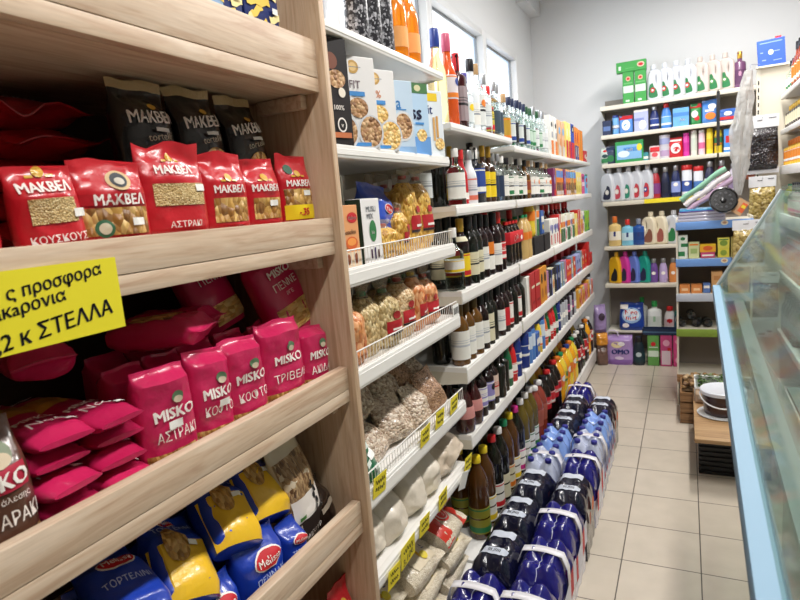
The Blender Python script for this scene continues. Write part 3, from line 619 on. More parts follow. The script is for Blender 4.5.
# W3: clear bags with coloured ties
ORF = grain('orange_noodles', ['#b8602c', '#de9458', '#efb98a', '#cc7a42'], 80, stretch=(1, 1, .6)); TANF = grain('trahana', ['#b98c58', '#dcb98a', '#ead0a8'], 120); CURL = grain('pale_curls', ['#96794a', '#cdb27a', '#e6d3a4', '#b5965e'], 95, bump=.9, stretch=(1.3, 1, .7))
TIES = {'g': paper('#1f7a4c'), 'r': REDP, 'y': paper('#e8c22e')}
G = 'clear food bags in the second wire basket'
for i, (y, x, h, food, tie, lb, lab) in enumerate(((1.325, -.825, .20, ORF, 'y', False, 'clear bag of orange noodles at the oak upright in the second basket'), (1.435, -.835, .215, CURL, 'g', False, 'clear bag of pale curls with dark green tie, first of two'), (1.545, -.825, .205, CURL, 'g', True, 'clear bag of pale curls with green tie and red label'), (1.67, -.835, .225, TANF, 'r', True, 'clear bag of tan pasta with red tie in the second basket'), (1.775, -.835, .230, ORF, 'y', True, 'clear bag of orange pasta with yellow tie and red label'), (1.875, -.835, .205, ORF, 'r', True, 'clear bag of orange pasta with red tie near the basket end'))):
    o = cello_bag(.118, h, .085, food, 130+i, TIES[tie], lb, .82, .32); on(o, x, y, ZW3, lab, 'pasta bag', .1*math.sin(i*2), G)
for i, (y, f) in enumerate(((1.38, CURL), (1.50, TANF), (1.62, CURL), (1.73, TANF), (1.83, ORF), (1.95, CURL))):
    on(cello_bag(.11, .20, .08, f, 140+i, TIES['g'], False, .8), -.945, y, ZW3, 'clear pasta bag in the shaded row behind, %s from the bottles' % nth(6-i), 'pasta bag', 0, 'clear bags behind the second basket')
mb = MB(); mb.box(-.03, .03, -.0006, .0006, 0, .045, STICK)
for k in range(4): mb.box(-.022+.013*k, -.015+.013*k, -.0014, -.0008, .010, .034, INK)
on(mb.build('price_tag'), -.7612, 1.985, 1.192, 'white tag with dark bars at the second basket end', 'price tag')
# W4: pulses in cushions of clear film
PULSE = [BEAN, BEAN, LENT, BEAN, BEAN, LENT, BEAN]
def cushion(w, h, d, m, seed, name='pulse_bag', patch=None):
    b = Bag(w, h, d, m, seed, amp=.012, seal=.03, top=.45, n=2.2, bot=.18, k=18, rag=.08)
    if patch: b.rect(-.3*w, .3*w, .4*h, .62*h, patch, .004)
    return b.mb.build(name)
G = 'clear bags of beans heaped on the pulses shelf'
WB = [(1.372, -.885, .02, .165, .13, LENT, (-.9, .1)), (1.455, -.835, .0, .17, .155, BEAN, (-.75, -.15)), (1.60, -.835, .005, .165, .155, BEAN, (-.5, .1)), (1.755, -.83, .0, .15, .15, BEAN, (-.35, .05)), (1.885, -.835, .0, .15, .16, LENT, (-.25, -.1)),
      (1.40, -.93, .085, .15, .14, BEAN, (-.6, .2)), (1.545, -.925, .095, .16, .14, BEAN, (-.5, -.2)), (1.69, -.92, .09, .15, .14, BEAN, (-.5, .15)), (1.83, -.925, .085, .14, .145, LENT, (-.3, 0)), (1.96, -.93, .04, .13, .15, BEAN, (-.2, 0)),
      (1.62, -.99, .115, .15, .14, LENT, (-.4, .1)), (1.79, -.99, .11, .15, .14, LENT, (-.3, -.1)), (1.93, -1.0, .07, .14, .15, LENT, (-.2, 0))]
for i, (y, x, dz, w, h, m, (tx, ty)) in enumerate(WB):
    nm = 'lentils' if m is LENT else 'pale beans'
    row = 'in front on the pulses shelf' if i < 5 else ('in the upper row of pulses' if i < 10 else 'at the back of the pulses')
    k = sum(1 for j in range(i+1) if (j < 5) == (i < 5) and (j < 10) == (i < 10))
    on(cushion(w, h, .085, m, 150+i), x, y, ZW4+dz, 'clear bag of %s %s, %s from the oak upright' % (nm, row, nth(k)), 'pulses', .15*math.sin(i*2.4), G, (tx, ty))
G = 'small green packets on the pulses shelf'
for i, (y, dz) in enumerate(((1.292, .03), (1.345, .0), (1.30, .075))):
    b = Bag(.085, .10, .03, film('#1f6a48'), 165+i, amp=.004); b.rect(-.03, .03, .055, .080, STICK, .003); b.rect(-.025, .025, .02, .035, paper('#d8e2da'), .003)
    on(b.mb.build('green_packet'), -.788-.006*i, y+.005, ZW4+dz, 'green packet with white label by the oak upright, %s up' % ['second', 'lowest', 'topmost'][i].replace('second', 'the middle one'), 'food packet', .3, G, (-.35, .1))
# yellow price cards
TY = paper('#eedc2e'); HAND = mat('#3a3a34', .6)
def card(w=.07, h=.056, big=None, seed=0):
    mb = MB(); mb.rbox(-w/2, w/2, -.0008, .0008, 0, h, TY, .0005, seg=1); r = random.Random(seed)
    if big: put_text(mb, big, lambda x, z: (x, -.0016, z), 0, h*.3, h*.3, HAND, .01, w*.8, .15)
    for ln in range(1 if big else 2):
        z = h*(.70-.36*ln); pts = []
        for k in range(15): pts.append((-w*.34+w*.68*k/14, -.0014, z+h*.10*math.sin(k*2.1+seed)+h*.05*r.uniform(-1, 1)))
        mb.tube(pts, .0009, HAND, 4)
    return mb.build('price_tag')
G = 'yellow price cards on the pulses shelf edge'
for i, (y, z) in enumerate(((1.300, .842), (1.62, .855), (1.745, .865), (1.885, .868))):
    on(card(.074, .060, seed=i), -.7570, y, z-.006, 'yellow price card on the pulses shelf edge, %s from the oak upright' % nth(i+1), 'price tag', 0, G, (.12, .05*(-1)**i))
# W5: flour, sugar and salt
G = 'plain clear bags of flour and sugar'
for i, (y, x, dz, w, h, m, tx, ty) in enumerate(((1.335, -.835, 0, .16, .17, SUGAR, -.25, .1), (1.475, -.825, 0, .155, .165, SUGAR, -.25, -.1), (1.615, -.825, 0, .15, .175, SUGAR, -.2, .1), (1.755, -.83, .0, .15, .165, SUGAR, -.15, -.05),
      (1.41, -.915, .05, .17, .15, SUGAR, -.2, 0), (1.68, -.91, .05, .16, .15, SUGAR, -.2, .15), (1.87, -.83, .0, .14, .16, SUGAR2, -.3, .2), (1.955, -.80, .035, .15, .14, SUGAR2, -.6, -.2), (1.955, -.90, .03, .13, .165, SUGAR2, -.3, .2))):
    on(cushion(w, h, .10, m, 180+i, 'flour_bag'), x, y, ZW5+dz, 'plain %s bag on the flour shelf under the pulses, %s from the oak upright' % ('greyish pink' if m is SUGAR2 else 'off-white', nth([1, 2, 4, 6, 3, 5, 7, 8, 9][i])), 'flour bag', .12*math.sin(i*1.9), G, (tx, ty))
G = 'yellow price cards on the flour shelf edge'
for i, (y, z, big) in enumerate(((1.335, .540, None), (1.435, .552, '3,10€'), (1.56, .572, None), (1.725, .580, None), (1.985, .590, None))):
    on(card(.076 if not big else .098, .060 if not big else .072, big, 20+i), -.7575, y, z, ('large yellow card marked 3,10 on the flour shelf edge' if big else 'yellow price card on the flour shelf edge, %s from the oak upright' % nth(i+1)), 'price tag', 0, G, (.1, .06*(-1)**i))
mb = MB(); mb.rbox(-.035, .035, -.0008, .0008, 0, .07, STICK, .0005, seg=1); on(mb.build('paper_slip'), -.7545, 1.90, .555, 'blank white paper slip hanging by the last yellow card', 'paper slip', 0, None, (.2, .3))
# base shelf: rice packs lying
RICE = grain('rice', ['#cbbba0', '#e2d5bd', '#efe6d4'], 260, bump=.5)
G = 'packs of rice heaped at the foot of the flour shelf'
ZB5 = .1705
for i, (x, y, z, rz, ty, red) in enumerate(((-.865, 1.27, .055, .05, .15, 0), (-.86, 1.52, .055, -.04, .15, 0), (-.865, 1.77, .055, .03, .15, 0), (-.87, 1.30, .145, -.06, .3, 0), (-.86, 1.55, .145, .05, .3, 0), (-.862, 1.79, .145, -.03, .3, 0), (-.885, 1.29, .235, .06, .35, 0), (-.875, 1.53, .235, -.05, .35, 0), (-.862, 1.785, .235, .04, .4, 1), (-.95, 1.80, .30, -.05, .3, 1))):
    b = Bag(.19, .24, .092, RICE, 200+i, amp=.009, seal=.03, top=.55)
    if red:
        b.rect(-.48*.19, .48*.19, .0, .06, film('#d23a2c'), .002); b.rect(-.48*.19, .48*.19, .17, .225, film('#d23a2c'), .0026); b.oval(0, .10, .04, .036, paper('#d8342c'), .003); b.oval(0, .10, .032, .029, paper('#f2e4dc'), .004); b.oval(0, .10, .028, .025, paper('#d8342c'), .005); b.text('ΡΥΖΙ', 0, .10, .012, W_TX, .02, .04, off=.0062)
    else:
        b.rect(-.07, .07, .05, .19, paper('#d9cbb0'), .003); b.text('ΡΥΖΙ', -.01, .155, .024, paper('#3a4a8a'), .02, .10, off=.0046); b.rect(-.05, .04, .10, .112, paper('#d8a82e'), .0046); b.rect(-.05, .02, .075, .083, paper('#7a8a5a'), .0046); b.oval(.045, .12, .016, .016, paper('#d8c22e'), .005); b.oval(-.045, .19, .012, .010, paper('#8aa04a'), .005)
    o = b.mb.build('rice_pack'); o.location = (x, y, ZB5+z); o.rotation_euler = (-PI/2, ty, rz)
    tag(o, ('red and white rice pack by the oil bottles, %s' % ['the outer one', 'the inner one'][i-8]) if red else 'cream rice pack under the flour shelf, %s layer, %s from the oak upright' % (['lowest', 'middle', 'top'][i//3], nth(i % 3+1)), 'rice', G)
# W0: bottles on the top shelf by the windows come with the other bottles
# ------------------------------------------------------------------ bottles
PROF = {
 'wine': [(.0, .012), (.80, .004), (.95, 0), (1, .02), (1, .60), (.96, .655), (.80, .71), (.56, .755), (.42, .80), (.38, .86), (.37, .955), (.43, .957), (.43, .985), (.36, 1)],
 'hock': [(.0, .012), (.80, .004), (.95, 0), (1, .02), (1, .45), (.93, .55), (.78, .66), (.58, .77), (.45, .86), (.38, .95), (.42, .957), (.42, .985), (.34, 1)],
 'spirit': [(0, .01), (.85, 0), (1, .02), (1, .58), (.96, .625), (.75, .665), (.48, .70), (.38, .74), (.35, .80), (.35, .96), (.40, .965), (.40, .985), (.33, 1)],
 'tall': [(0, .01), (.85, 0), (1, .02), (1, .50), (.92, .58), (.70, .66), (.50, .72), (.44, .80), (.42, .96), (.46, .965), (.46, .985), (.38, 1)],
 'flask': [(0, .01), (.9, 0), (1, .02), (1, .66), (.9, .71), (.5, .745), (.36, .77), (.36, .95), (.4, .96), (.36, 1)],
 'pet': [(0, .02), (.72, .0), (.92, .03), (1, .08), (.97, .25), (.93, .33), (.97, .42), (1, .5), (1, .62), (.94, .70), (.75, .79), (.5, .865), (.36, .905), (.35, .93), (.42, .935), (.42, .945), (.32, .95), (.32, 1)],
 'oil': [(0, .015), (.85, .0), (1, .03), (1, .20), (.96, .23), (1, .26), (1, .56), (.97, .60), (1, .64), (.97, .70), (.78, .79), (.52, .86), (.38, .90), (.36, .95), (.40, .955), (.32, 1)],
 'can': [(0, .004), (.86, .0), (1, .02), (1, .84), (.93, .87), (.80, .885), (.80, .995), (.72, 1)],
 'deterg': [(0, .01), (.9, 0), (1, .03), (1, .35), (.93, .55), (.80, .70), (.60, .80), (.48, .84), (.48, .9), (.44, 1)],
 'round': [(0, .01), (.8, 0), (1, .05), (1.05, .25), (1, .45), (.85, .60), (.6, .72), (.42, .80), (.36, .88), (.36, .96), (.40, .97), (.36, 1)],
}
def prof_r(P, z):
    for (r0, z0), (r1, z1) in zip(P, P[1:]):
        if z0 <= z <= z1 and z1 > z0: return r0+(r1-r0)*(z-z0)/(z1-z0)
    return P[-1][0]
def bottle(kind, R, H, body, cap, label=None, lz=(.12, .52), accent=None, cz=.90, name='bottle', sq=0, neck=None, mark=None, ax=1., ay=1., ink=None, n=16):
    P = PROF[kind]; mb = MB(); mb.lathe([(r*R, z*H) for r, z in P], body, n, sq, ax=ax, ay=ay); o = mb.build(name)
    mb = MB(); r = max(prof_r(P, cz), prof_r(P, min(.985, cz+.06)))*R*1.10+.0006
    mb.lathe([(r*.98, cz*H), (r, cz*H+.001), (r, H*1.0), (r*.92, H*1.008+.0015)], cap, n, ax=ax if kind == 'can' else 1, ay=ay if kind == 'can' else 1); mb.build('cap', o)
    def band(z0, z1, m, k, nm=None):
        q = [(prof_r(P, z0+(z1-z0)*i/4)*R+k, (z0+(z1-z0)*i/4)*H) for i in range(5)]; mb.lathe([(q[0][0]-k*.9, q[0][1])]+q+[(q[-1][0]-k*.9, q[-1][1])], m, n, sq, ax=ax, ay=ay)
    if label:
        mb = MB(); z0, z1 = lz; band(z0, z1, label, .0007)
        if accent: band(z0+(z1-z0)*.06, z0+(z1-z0)*.26, accent, .0012); band(z0+(z1-z0)*.90, z0+(z1-z0)*.95, accent, .0012)
        if ink:
            for q in (.45, .58, .66): band(z0+(z1-z0)*q, z0+(z1-z0)*(q+(.07 if q < .5 else .02)), ink, .0010)
        if mark:
            zz = z0+(z1-z0)*.72; rr = prof_r(P, zz)*R+.0016
            fn = lambda x, z: (math.sin(x/(rr*ax))*rr*ax, -math.cos(x/(rr*ax))*rr*ay, z)
            oval_on(mb, fn, 0, zz*H, R*.5, R*.42, mark, 14)
        mb.build('label', o)
    if neck: mb = MB(); band(neck[0], neck[1], neck[2], .0007); mb.build('neck_label', o)
    return o
CLR = glass('#eef4f4'); CLRG = glass('#e4f0ea'); PALEY = glass('#f2e2a0'); ORG = mat('#d9561e', .12, coat=.6); ORSODA = mat('#f0821e', .12, coat=.7, emit=0); AMB = mat('#5e3c10', .1, coat=.5); DKG = mat('#0f110b', .12, coat=.35); DKR = mat('#1a070a', .12, coat=.35); MAR = mat('#3a1218', .12, coat=.7)
FROST = mat('#dfe4e8', .4, coat=.3); COLA = mat('#120a08', .1, coat=.5); OILG = mat('#5e4e16', .12, coat=.5); OILB = mat('#4c2d0c', .12, coat=.5); OILK = mat('#121109', .12, coat=.4); SODA = mat('#e8a21e', .12, coat=.7); SODY = mat('#e3c73a', .12, coat=.7); WINEY = mat('#b99a4a', .08, coat=.8)
LW = paper('#e6e4dd'); LCR = paper('#d9d2b4'); LY = paper('#e8c820'); LR = paper('#c4202a'); LB = paper('#24408c'); LBK = paper('#1c1c22'); LG = paper('#2c7a48'); LO = paper('#dd7a22'); LLIL = paper('#8f86c0'); LTEAL = paper('#3a8a94'); LPK = paper('#d86a98'); LSKY = paper('#6aa8d8')
CW = plas('#eceae6'); CBK = plas('#1b1b20'); CR = plas('#d02a2c'); CY = plas('#efd328'); CG = plas('#1e8a58'); CB = plas('#27408f'); CPU = plas('#4a3f9a'); CTAN = plas('#b89468'); CGO = mat('#c9a040', .3, metal=.6); CMG = plas('#d0308c'); CPKS = plas('#c85a78'); CGR = plas('#2c5a3a'); CSIL = mat('#b9bcc0', .3, metal=.7)
PB = {}
def P_(key, look, cat, *a, **k): PB[key] = (Proto(lambda: bottle(*a, **k)), look, cat)
P_('lemon', 'tall pale yellow liqueur bottle with blue cap', 'bottle', 'tall', .036, .335, PALEY, CB, None, cz=.82, name='liqueur_bottle')
P_('aper', 'tall orange aperitif bottle with pink cap', 'bottle', 'tall', .036, .34, ORG, CPKS, paper('#d9d0d4'), (.30, .56), LO, .82, name='liqueur_bottle', mark=LB)
P_('maroon', 'square dark maroon bottle with grey label', 'bottle', 'flask', .036, .285, MAR, LR, paper('#8f8084'), (.1, .56), None, .78, sq=4, name='liqueur_bottle', ink=LBK)
P_('violet', 'small clear bottle with violet cap and yellow mark', 'bottle', 'spirit', .033, .225, CLR, CPU, paper('#d8dfe0'), (.14, .5), None, .84, mark=LY, name='spirit_bottle')
P_('frost', 'tall frosted white bottle with dark cap', 'bottle', 'tall', .034, .295, FROST, CBK, LW, (.1, .4), None, .84, name='spirit_bottle', ink=paper('#8a9098'))
P_('tan', 'clear flowered bottle with tan cap', 'bottle', 'spirit', .036, .29, CLR, CTAN, paper('#d5d8d6'), (.12, .56), None, .86, mark=LO, name='spirit_bottle', ink=LBK)
P_('redyel', 'red capped bottle with yellow tartan label', 'bottle', 'tall', .028, .22, mat('#7a3a1c', .1, coat=.8), CR, paper('#c8b23a'), (.10, .60), LR, .76, name='liqueur_bottle', ink=paper('#6a7a3a'))
P_('clrdk', 'slim clear bottle with dark upright label', 'bottle', 'spirit', .029, .25, CLR, CSIL, paper('#3a4a58'), (.10, .48), None, .84, name='spirit_bottle')
P_('clrgold', 'clear bottle with gold label and brown cap', 'bottle', 'spirit', .032, .255, CLR, CTAN, paper('#b8902c'), (.10, .55), LO, .85, name='spirit_bottle')
P_('clrnav', 'clear ouzo bottle with navy cap', 'bottle', 'spirit', .032, .25, CLR, plas('#2a3350'), paper('#cfd6d4'), (.12, .5), LB, .85, name='spirit_bottle')
P_('clrblk', 'clear ouzo bottle with black label', 'bottle', 'spirit', .032, .25, CLR, plas('#2a3350'), LBK, (.12, .52), None, .85, name='spirit_bottle')
P_('clrgrn', 'clear ouzo bottle with green cap', 'bottle', 'spirit', .032, .245, CLRG, CGR, paper('#b9cfc0'), (.12, .5), LG, .85, name='spirit_bottle')
P_('clrsil', 'clear spirit bottle with silver cap', 'bottle', 'spirit', .032, .26, CLR, CSIL, paper('#d8dcdc'), (.14, .5), None, .84, name='spirit_bottle', ink=GRY)
P_('clrwht', 'clear spirit bottle with white label and pale cap', 'bottle', 'spirit', .035, .215, CLR, CW, LW, (.12, .58), None, .86, name='spirit_bottle', ink=GRY)
P_('clrlw', 'clear spirit bottle with white and green label', 'bottle', 'spirit', .035, .21, CLRG, CBK, LW, (.12, .58), LG, .86, name='spirit_bottle', ink=LBK)
P_('clrred', 'clear spirit bottle with orange-red crest label', 'bottle', 'spirit', .035, .21, CLR, CTAN, LW, (.12, .58), None, .86, mark=LO, name='spirit_bottle', ink=GRY)
P_('vodka', 'clear vodka bottle with grey lettered label', 'bottle', 'tall', .034, .225, CLRG, CW, paper('#c9cdd2'), (.16, .5), None, .84, name='spirit_bottle', ink=LBK)
P_('redspirit', 'slim bright red spirit bottle', 'bottle', 'tall', .026, .215, mat('#b81c28', .15, coat=.7), CR, LW, (.1, .22), None, .84, name='spirit_bottle', mark=None)
P_('pinkfoot', 'white bottle with coral foot and grey cap', 'bottle', 'tall', .031, .215, FROST, CSIL, paper('#dcd8dc'), (.05, .5), paper('#d9705a'), .84, name='spirit_bottle', ink=GRY)
P_('bluelab', 'dark square bottle with blue label and white cap', 'bottle', 'flask', .038, .235, mat('#20242c', .1, coat=.8), CW, LB, (.18, .62), LW, .80, sq=4, name='spirit_bottle')
P_('gincap', 'brown bottle with bright yellow label and gold cap', 'bottle', 'spirit', .030, .245, mat('#3a2212', .08, coat=.8), CGO, LY, (.10, .55), None, .82, name='whisky_bottle', ink=LBK)
P_('slimblue', 'slim clear bottle with navy upright label', 'bottle', 'spirit', .028, .22, CLR, CSIL, paper('#24344f'), (.1, .55), None, .86, name='spirit_bottle')
P_('brandy', 'brown brandy bottle with red label', 'bottle', 'spirit', .034, .21, AMB, CBK, paper('#8a3a20'), (.14, .5), CGO, .86, name='brandy_bottle')
P_('wdk', 'dark wine bottle with white label', 'bottle', 'wine', .036, .27, DKR, CBK, LW, (.14, .5), None, .82, name='wine_bottle', ink=GRY)
P_('wdkcream', 'dark wine bottle with cream label', 'bottle', 'wine', .036, .27, DKG, CBK, LCR, (.14, .48), None, .82, name='wine_bottle', ink=LBK)
P_('wdkyel', 'dark bottle with yellow striped label', 'bottle', 'wine', .034, .265, DKR, CGO, LY, (.16, .50), LR, .82, name='wine_bottle', neck=(.68, .75, LCR))
P_('wdkora', 'dark bottle with orange band and white foot label', 'bottle', 'wine', .034, .265, DKR, CBK, LO, (.36, .56), None, .82, name='wine_bottle', neck=(.10, .33, LW))
P_('wdkred', 'dark wine bottle with red label', 'bottle', 'wine', .036, .27, DKR, CR, LR, (.2, .5), LW, .82, name='wine_bottle', ink=LW)
P_('wdkplain', 'plain dark wine bottle with small pale neck label', 'bottle', 'wine', .036, .275, DKG, CBK, None, cz=.82, name='wine_bottle', neck=(.80, .86, LCR))
P_('wine3', 'dark short wine bottle with white label', 'bottle', 'wine', .035, .242, DKR, CBK, LW, (.12, .52), None, .80, name='wine_bottle', ink=GRY)
P_('wine3c', 'dark short wine bottle with tall cream label', 'bottle', 'wine', .035, .242, DKG, CBK, LCR, (.08, .58), None, .80, name='wine_bottle', ink=LBK)
P_('wine3p', 'dark short wine bottle without front label', 'bottle', 'wine', .035, .242, DKG, CBK, None, cz=.80, name='wine_bottle')
P_('wine3r', 'dark short wine bottle with red and white label', 'bottle', 'wine', .035, .242, DKR, CBK, LW, (.10, .55), LR, .80, name='wine_bottle')
P_('wine3rr', 'dark short wine bottle with all red label', 'bottle', 'wine', .035, .242, DKR, CBK, LR, (.14, .5), None, .80, name='wine_bottle')
P_('wineamb', 'amber white-wine bottle with white label', 'bottle', 'wine', .037, .245, AMB, mat('#5a4218', .3, coat=.3), LW, (.10, .56), None, .80, name='wine_bottle', ink=paper('#b9bcc4'))
P_('pour', 'clear bottle with yellow neck strip', 'bottle', 'spirit', .038, .235, CLRG, CW, LW, (.30, .5), LY, .86, name='spirit_bottle')
P_('juice', 'yellow juice bottle with orange label', 'bottle', 'pet', .034, .225, SODY, CG, LO, (.4, .64), None, .93, name='juice_bottle')
P_('beige', 'tan drink bottle with green cap', 'bottle', 'pet', .036, .235, mat('#c9a86a', .15, coat=.6), CG, LO, (.45, .62), None, .93, name='juice_bottle')
P_('redtall', 'tall deep red syrup bottle at the back', 'bottle', 'wine', .034, .265, mat('#7c1014', .1, coat=.8), CR, paper('#8a1a1c'), (.15, .5), None, .84, name='syrup_bottle')
P_('vinred', 'round dark red vinegar bottle', 'bottle', 'round', .040, .21, mat('#3a0a0e', .08, coat=.9), CBK, paper('#c98a86'), (.30, .52), None, .86, name='vinegar_bottle')
P_('vinlil', 'dark bottle with white and lilac label', 'bottle', 'wine', .034, .222, DKR, CBK, LW, (.2, .58), LLIL, .84, name='vinegar_bottle', ink=LLIL)
P_('vinlil2', 'dark bottle with wide lilac label', 'bottle', 'wine', .034, .222, DKR, CBK, LLIL, (.2, .58), LW, .84, name='vinegar_bottle', mark=LBK)
P_('vinpk', 'dark bottle with cream pink label', 'bottle', 'wine', .034, .222, DKR, CBK, paper('#d9bfae'), (.16, .6), None, .84, name='vinegar_bottle', ink=LR)
P_('blk4', 'plain black bottle', 'bottle', 'flask', .034, .21, DKG, CBK, None, cz=.80, name='sauce_bottle', sq=3)
P_('grn4', 'dark green bottle with green cap', 'bottle', 'deterg', .033, .215, mat('#14603a', .15, coat=.6), CG, LW, (.2, .4), None, .84, name='sauce_bottle')
P_('red4', 'bright red bottle with white swirl label', 'bottle', 'deterg', .033, .215, mat('#c81f24', .15, coat=.6), CR, LW, (.2, .45), LR, .84, name='sauce_bottle')
P_('nav4', 'navy bottle with white round mark', 'bottle', 'can', .034, .215, mat('#182c74', .15, coat=.6), CB, LB, (.3, .6), LW, .88, name='shampoo_bottle', mark=LW)
P_('sky4', 'blue bottle with pale label', 'bottle', 'can', .034, .205, plas('#4a78b8'), CB, paper('#c9d6e4'), (.4, .75), None, .88, name='shampoo_bottle')
P_('yel4', 'yellow bottle with blue cap', 'bottle', 'deterg', .033, .205, plas('#e3c436'), CB, LW, (.2, .5), LO, .84, name='shampoo_bottle')
P_('ora4', 'orange bottle with white cap', 'bottle', 'deterg', .033, .205, plas('#d8702c'), CW, LW, (.2, .5), LR, .84, name='shampoo_bottle')
P_('gry4', 'silver grey can with dark cap', 'can', 'can', .033, .19, plas('#a3a6ac'), CBK, LW, (.3, .5), None, .88, name='spray_can')
P_('blkp4', 'black and violet bottle', 'bottle', 'can', .035, .20, plas('#241a2a'), CBK, paper('#6a3a6a'), (.3, .6), LPK, .88, name='shampoo_bottle')
for k, cap, look, body, lab, acc in (('oily', CY, 'yellow capped oil bottle', OILB, paper('#8f8a2e'), LG), ('oilr', CR, 'red capped dark vinegar bottle', OILK, LW, LR), ('oilw', CW, 'white capped dark bottle', OILK, LCR, None), ('oilg', CG, 'green capped golden oil bottle', OILB, LCR, LO),
        ('oilm', CMG, 'magenta capped dark bottle', OILK, LW, CMG), ('oilv', CW, 'white capped olive oil bottle', OILG, LW, LG), ('oily2', CY, 'yellow capped brown oil bottle', OILB, LW, LY)):
    P_(k, look, 'bottle', 'oil', .046, .362, body, cap, lab, (.08, .40), acc, .93, name='oil_bottle')
P_('cola', 'large cola bottle with red label', 'bottle', 'pet', .052, .325, COLA, CBK, LR, (.38, .62), None, .94, name='soda_bottle', ink=LW)
P_('colar', 'large cola bottle with red cap', 'bottle', 'pet', .052, .33, COLA, CR, LR, (.38, .62), LW, .94, name='soda_bottle')
P_('rosered', 'large reddish drink bottle with white cap', 'bottle', 'pet', .052, .33, mat('#8a3a2c', .12, coat=.7), CW, paper('#a85a48'), (.3, .6), None, .94, name='soda_bottle')
P_('osoda', 'large orange soda bottle with orange label', 'bottle', 'pet', .052, .325, SODA, LO, paper('#e8722c'), (.38, .62), None, .94, name='soda_bottle', mark=LW)
P_('osodag', 'large yellow soda bottle with green mark', 'bottle', 'pet', .052, .325, SODY, CG, paper('#efc23a'), (.38, .62), LG, .94, name='soda_bottle', mark=LG)
P_('osodab', 'large yellow soda bottle with blue cap', 'bottle', 'pet', .052, .325, SODY, CB, LO, (.38, .62), None, .94, name='soda_bottle')
P_('cola2', 'dark soft drink bottle with red and white label', 'bottle', 'pet', .05, .32, COLA, CW, LR, (.35, .66), LW, .94, name='soda_bottle', mark=LW)
P_('grnsoda', 'green drink bottle with red label', 'bottle', 'wine', .045, .31, mat('#123a20', .1, coat=.8), CBK, LR, (.2, .5), LW, .84, name='soda_bottle')
P_('spot', 'black and white patterned bottle', 'bottle', 'tall', .033, .31, mat('#2a2a30', .2, coat=.5), CBK, grain('spots', ['#15151a', '#2a2a32', '#c2c2c8', '#1c1c22', '#202028'], 170, bump=0, rough=.3), (.03, .66), None, .84, name='liqueur_bottle')
P_('orsoda', 'tall orange liqueur bottle against the window', 'bottle', 'tall', .036, .27, mat('#f08a1c', .15, coat=.5, trans=.35), CW, paper('#f0a860'), (.12, .34), None, .88, name='liqueur_bottle')
# cartons for the far shelf ends
def C_(key, look, cat, w, d, h, base, **k): PB[key] = (Proto(lambda: carton(w, d, h, base, **k)), look, cat)
def stripe(a, b, c, mk=None): return [('r', -.5, .5, .55, .8, a), ('r', -.5, .5, .1, .35, b), ('o', 0, .48, .018, .02, c)]
C_('kwht', 'white carton with dark oval and orange foot', 'carton', .10, .07, .25, LW, art=[('o', .05, .78, .03, .016, LBK), ('r', -.3, .5, .0, .38, LO), ('r', -.1, .4, .45, .6, GRY)])
C_('ktan', 'tan carton with grey foot', 'carton', .10, .07, .245, paper('#d9b08a'), art=[('o', 0, .72, .03, .025, LSKY), ('r', -.4, .5, .0, .32, paper('#c9c0b8')), ('r', .2, .5, .3, .5, LO)])
C_('kyel', 'yellow carton with red foot', 'carton', .09, .07, .26, paper('#ecdc80'), art=[('r', -.5, .5, .0, .5, LR), ('o', .1, .72, .025, .03, paper('#f2eec8'))])
C_('kblue', 'blue carton with black round top and red foot', 'carton', .10, .07, .265, paper('#2446b0'), art=[('r', -.5, .4, .0, .48, LR), ('o', .05, .86, .035, .03, LBK), ('o', .05, .84, .016, .014, LCR)])
C_('korb', 'orange carton with blue lower half', 'carton', .09, .07, .255, paper('#e68a24'), art=[('r', -.5, .5, .0, .45, LB), ('r', -.1, .2, .12, .4, LCR), ('o', 0, .7, .02, .05, LR)])
C_('kora', 'plain orange carton', 'carton', .08, .07, .25, paper('#e8861e'), art=[('r', .3, .5, 0, 1, paper('#9a7a2c'))])
C_('kreds', 'small red box', 'carton', .12, .07, .10, paper('#b8202c'), art=[('o', -.2, .5, .02, .02, LW), ('r', .1, .4, .2, .5, LW)])
C_('kboy', 'carton with blue sky over orange and dark bottles', 'carton', .075, .06, .185, paper('#d8a06a'), art=[('r', -.5, .5, .68, .92, paper('#5a80c0')), ('r', -.5, .5, .42, .66, LO), ('r', -.35, -.1, .2, .5, LBK), ('r', .1, .35, .2, .5, LBK), ('r', -.5, .5, .06, .2, paper('#c9b8b0'))])
C_('kboy2', 'narrow carton with blue top and dark side', 'carton', .06, .06, .18, paper('#c89a5a'), side=LBK, art=[('r', -.5, .5, .7, .95, LSKY), ('r', -.2, .2, .1, .5, LBK)])
C_('kmag', 'carton with magenta and violet print', 'carton', .07, .06, .185, paper('#7a2a5c'), art=[('o', 0, .6, .022, .03, LLIL), ('r', -.5, .5, .05, .25, LR)])
C_('kylw', 'pale yellow carton', 'carton', .075, .06, .175, paper('#e3d276'), art=[('r', -.3, .3, .1, .4, paper('#c9b84a')), ('o', .1, .68, .02, .02, LW)])
C_('kpnk', 'pink carton with white band', 'carton', .07, .06, .165, paper('#d04a86'), art=[('r', -.5, .5, .4, .6, paper('#e6c6d2')), ('o', .1, .8, .016, .016, LBK)])
C_('ksky', 'light blue carton with red mark', 'carton', .10, .06, .165, paper('#6aaede'), art=[('o', .1, .7, .03, .02, LR), ('r', -.5, .5, .92, 1, LG), ('r', 0, .4, .3, .5, LR)])
C_('kblk', 'black drinks carton crate', 'carton', .20, .14, .105, paper('#1d1c20'), name='drinks_carton', art=[('t', '12', -.2, .5, .03, paper('#3a3a42'))])
C_('kgyo', 'green and orange striped carton', 'carton', .07, .06, .19, paper('#dcd9c6'), art=[('r', -.5, .5, .55, .75, LO), ('r', -.5, .1, .0, .5, LG), ('r', .2, .5, .0, .5, LBK)])
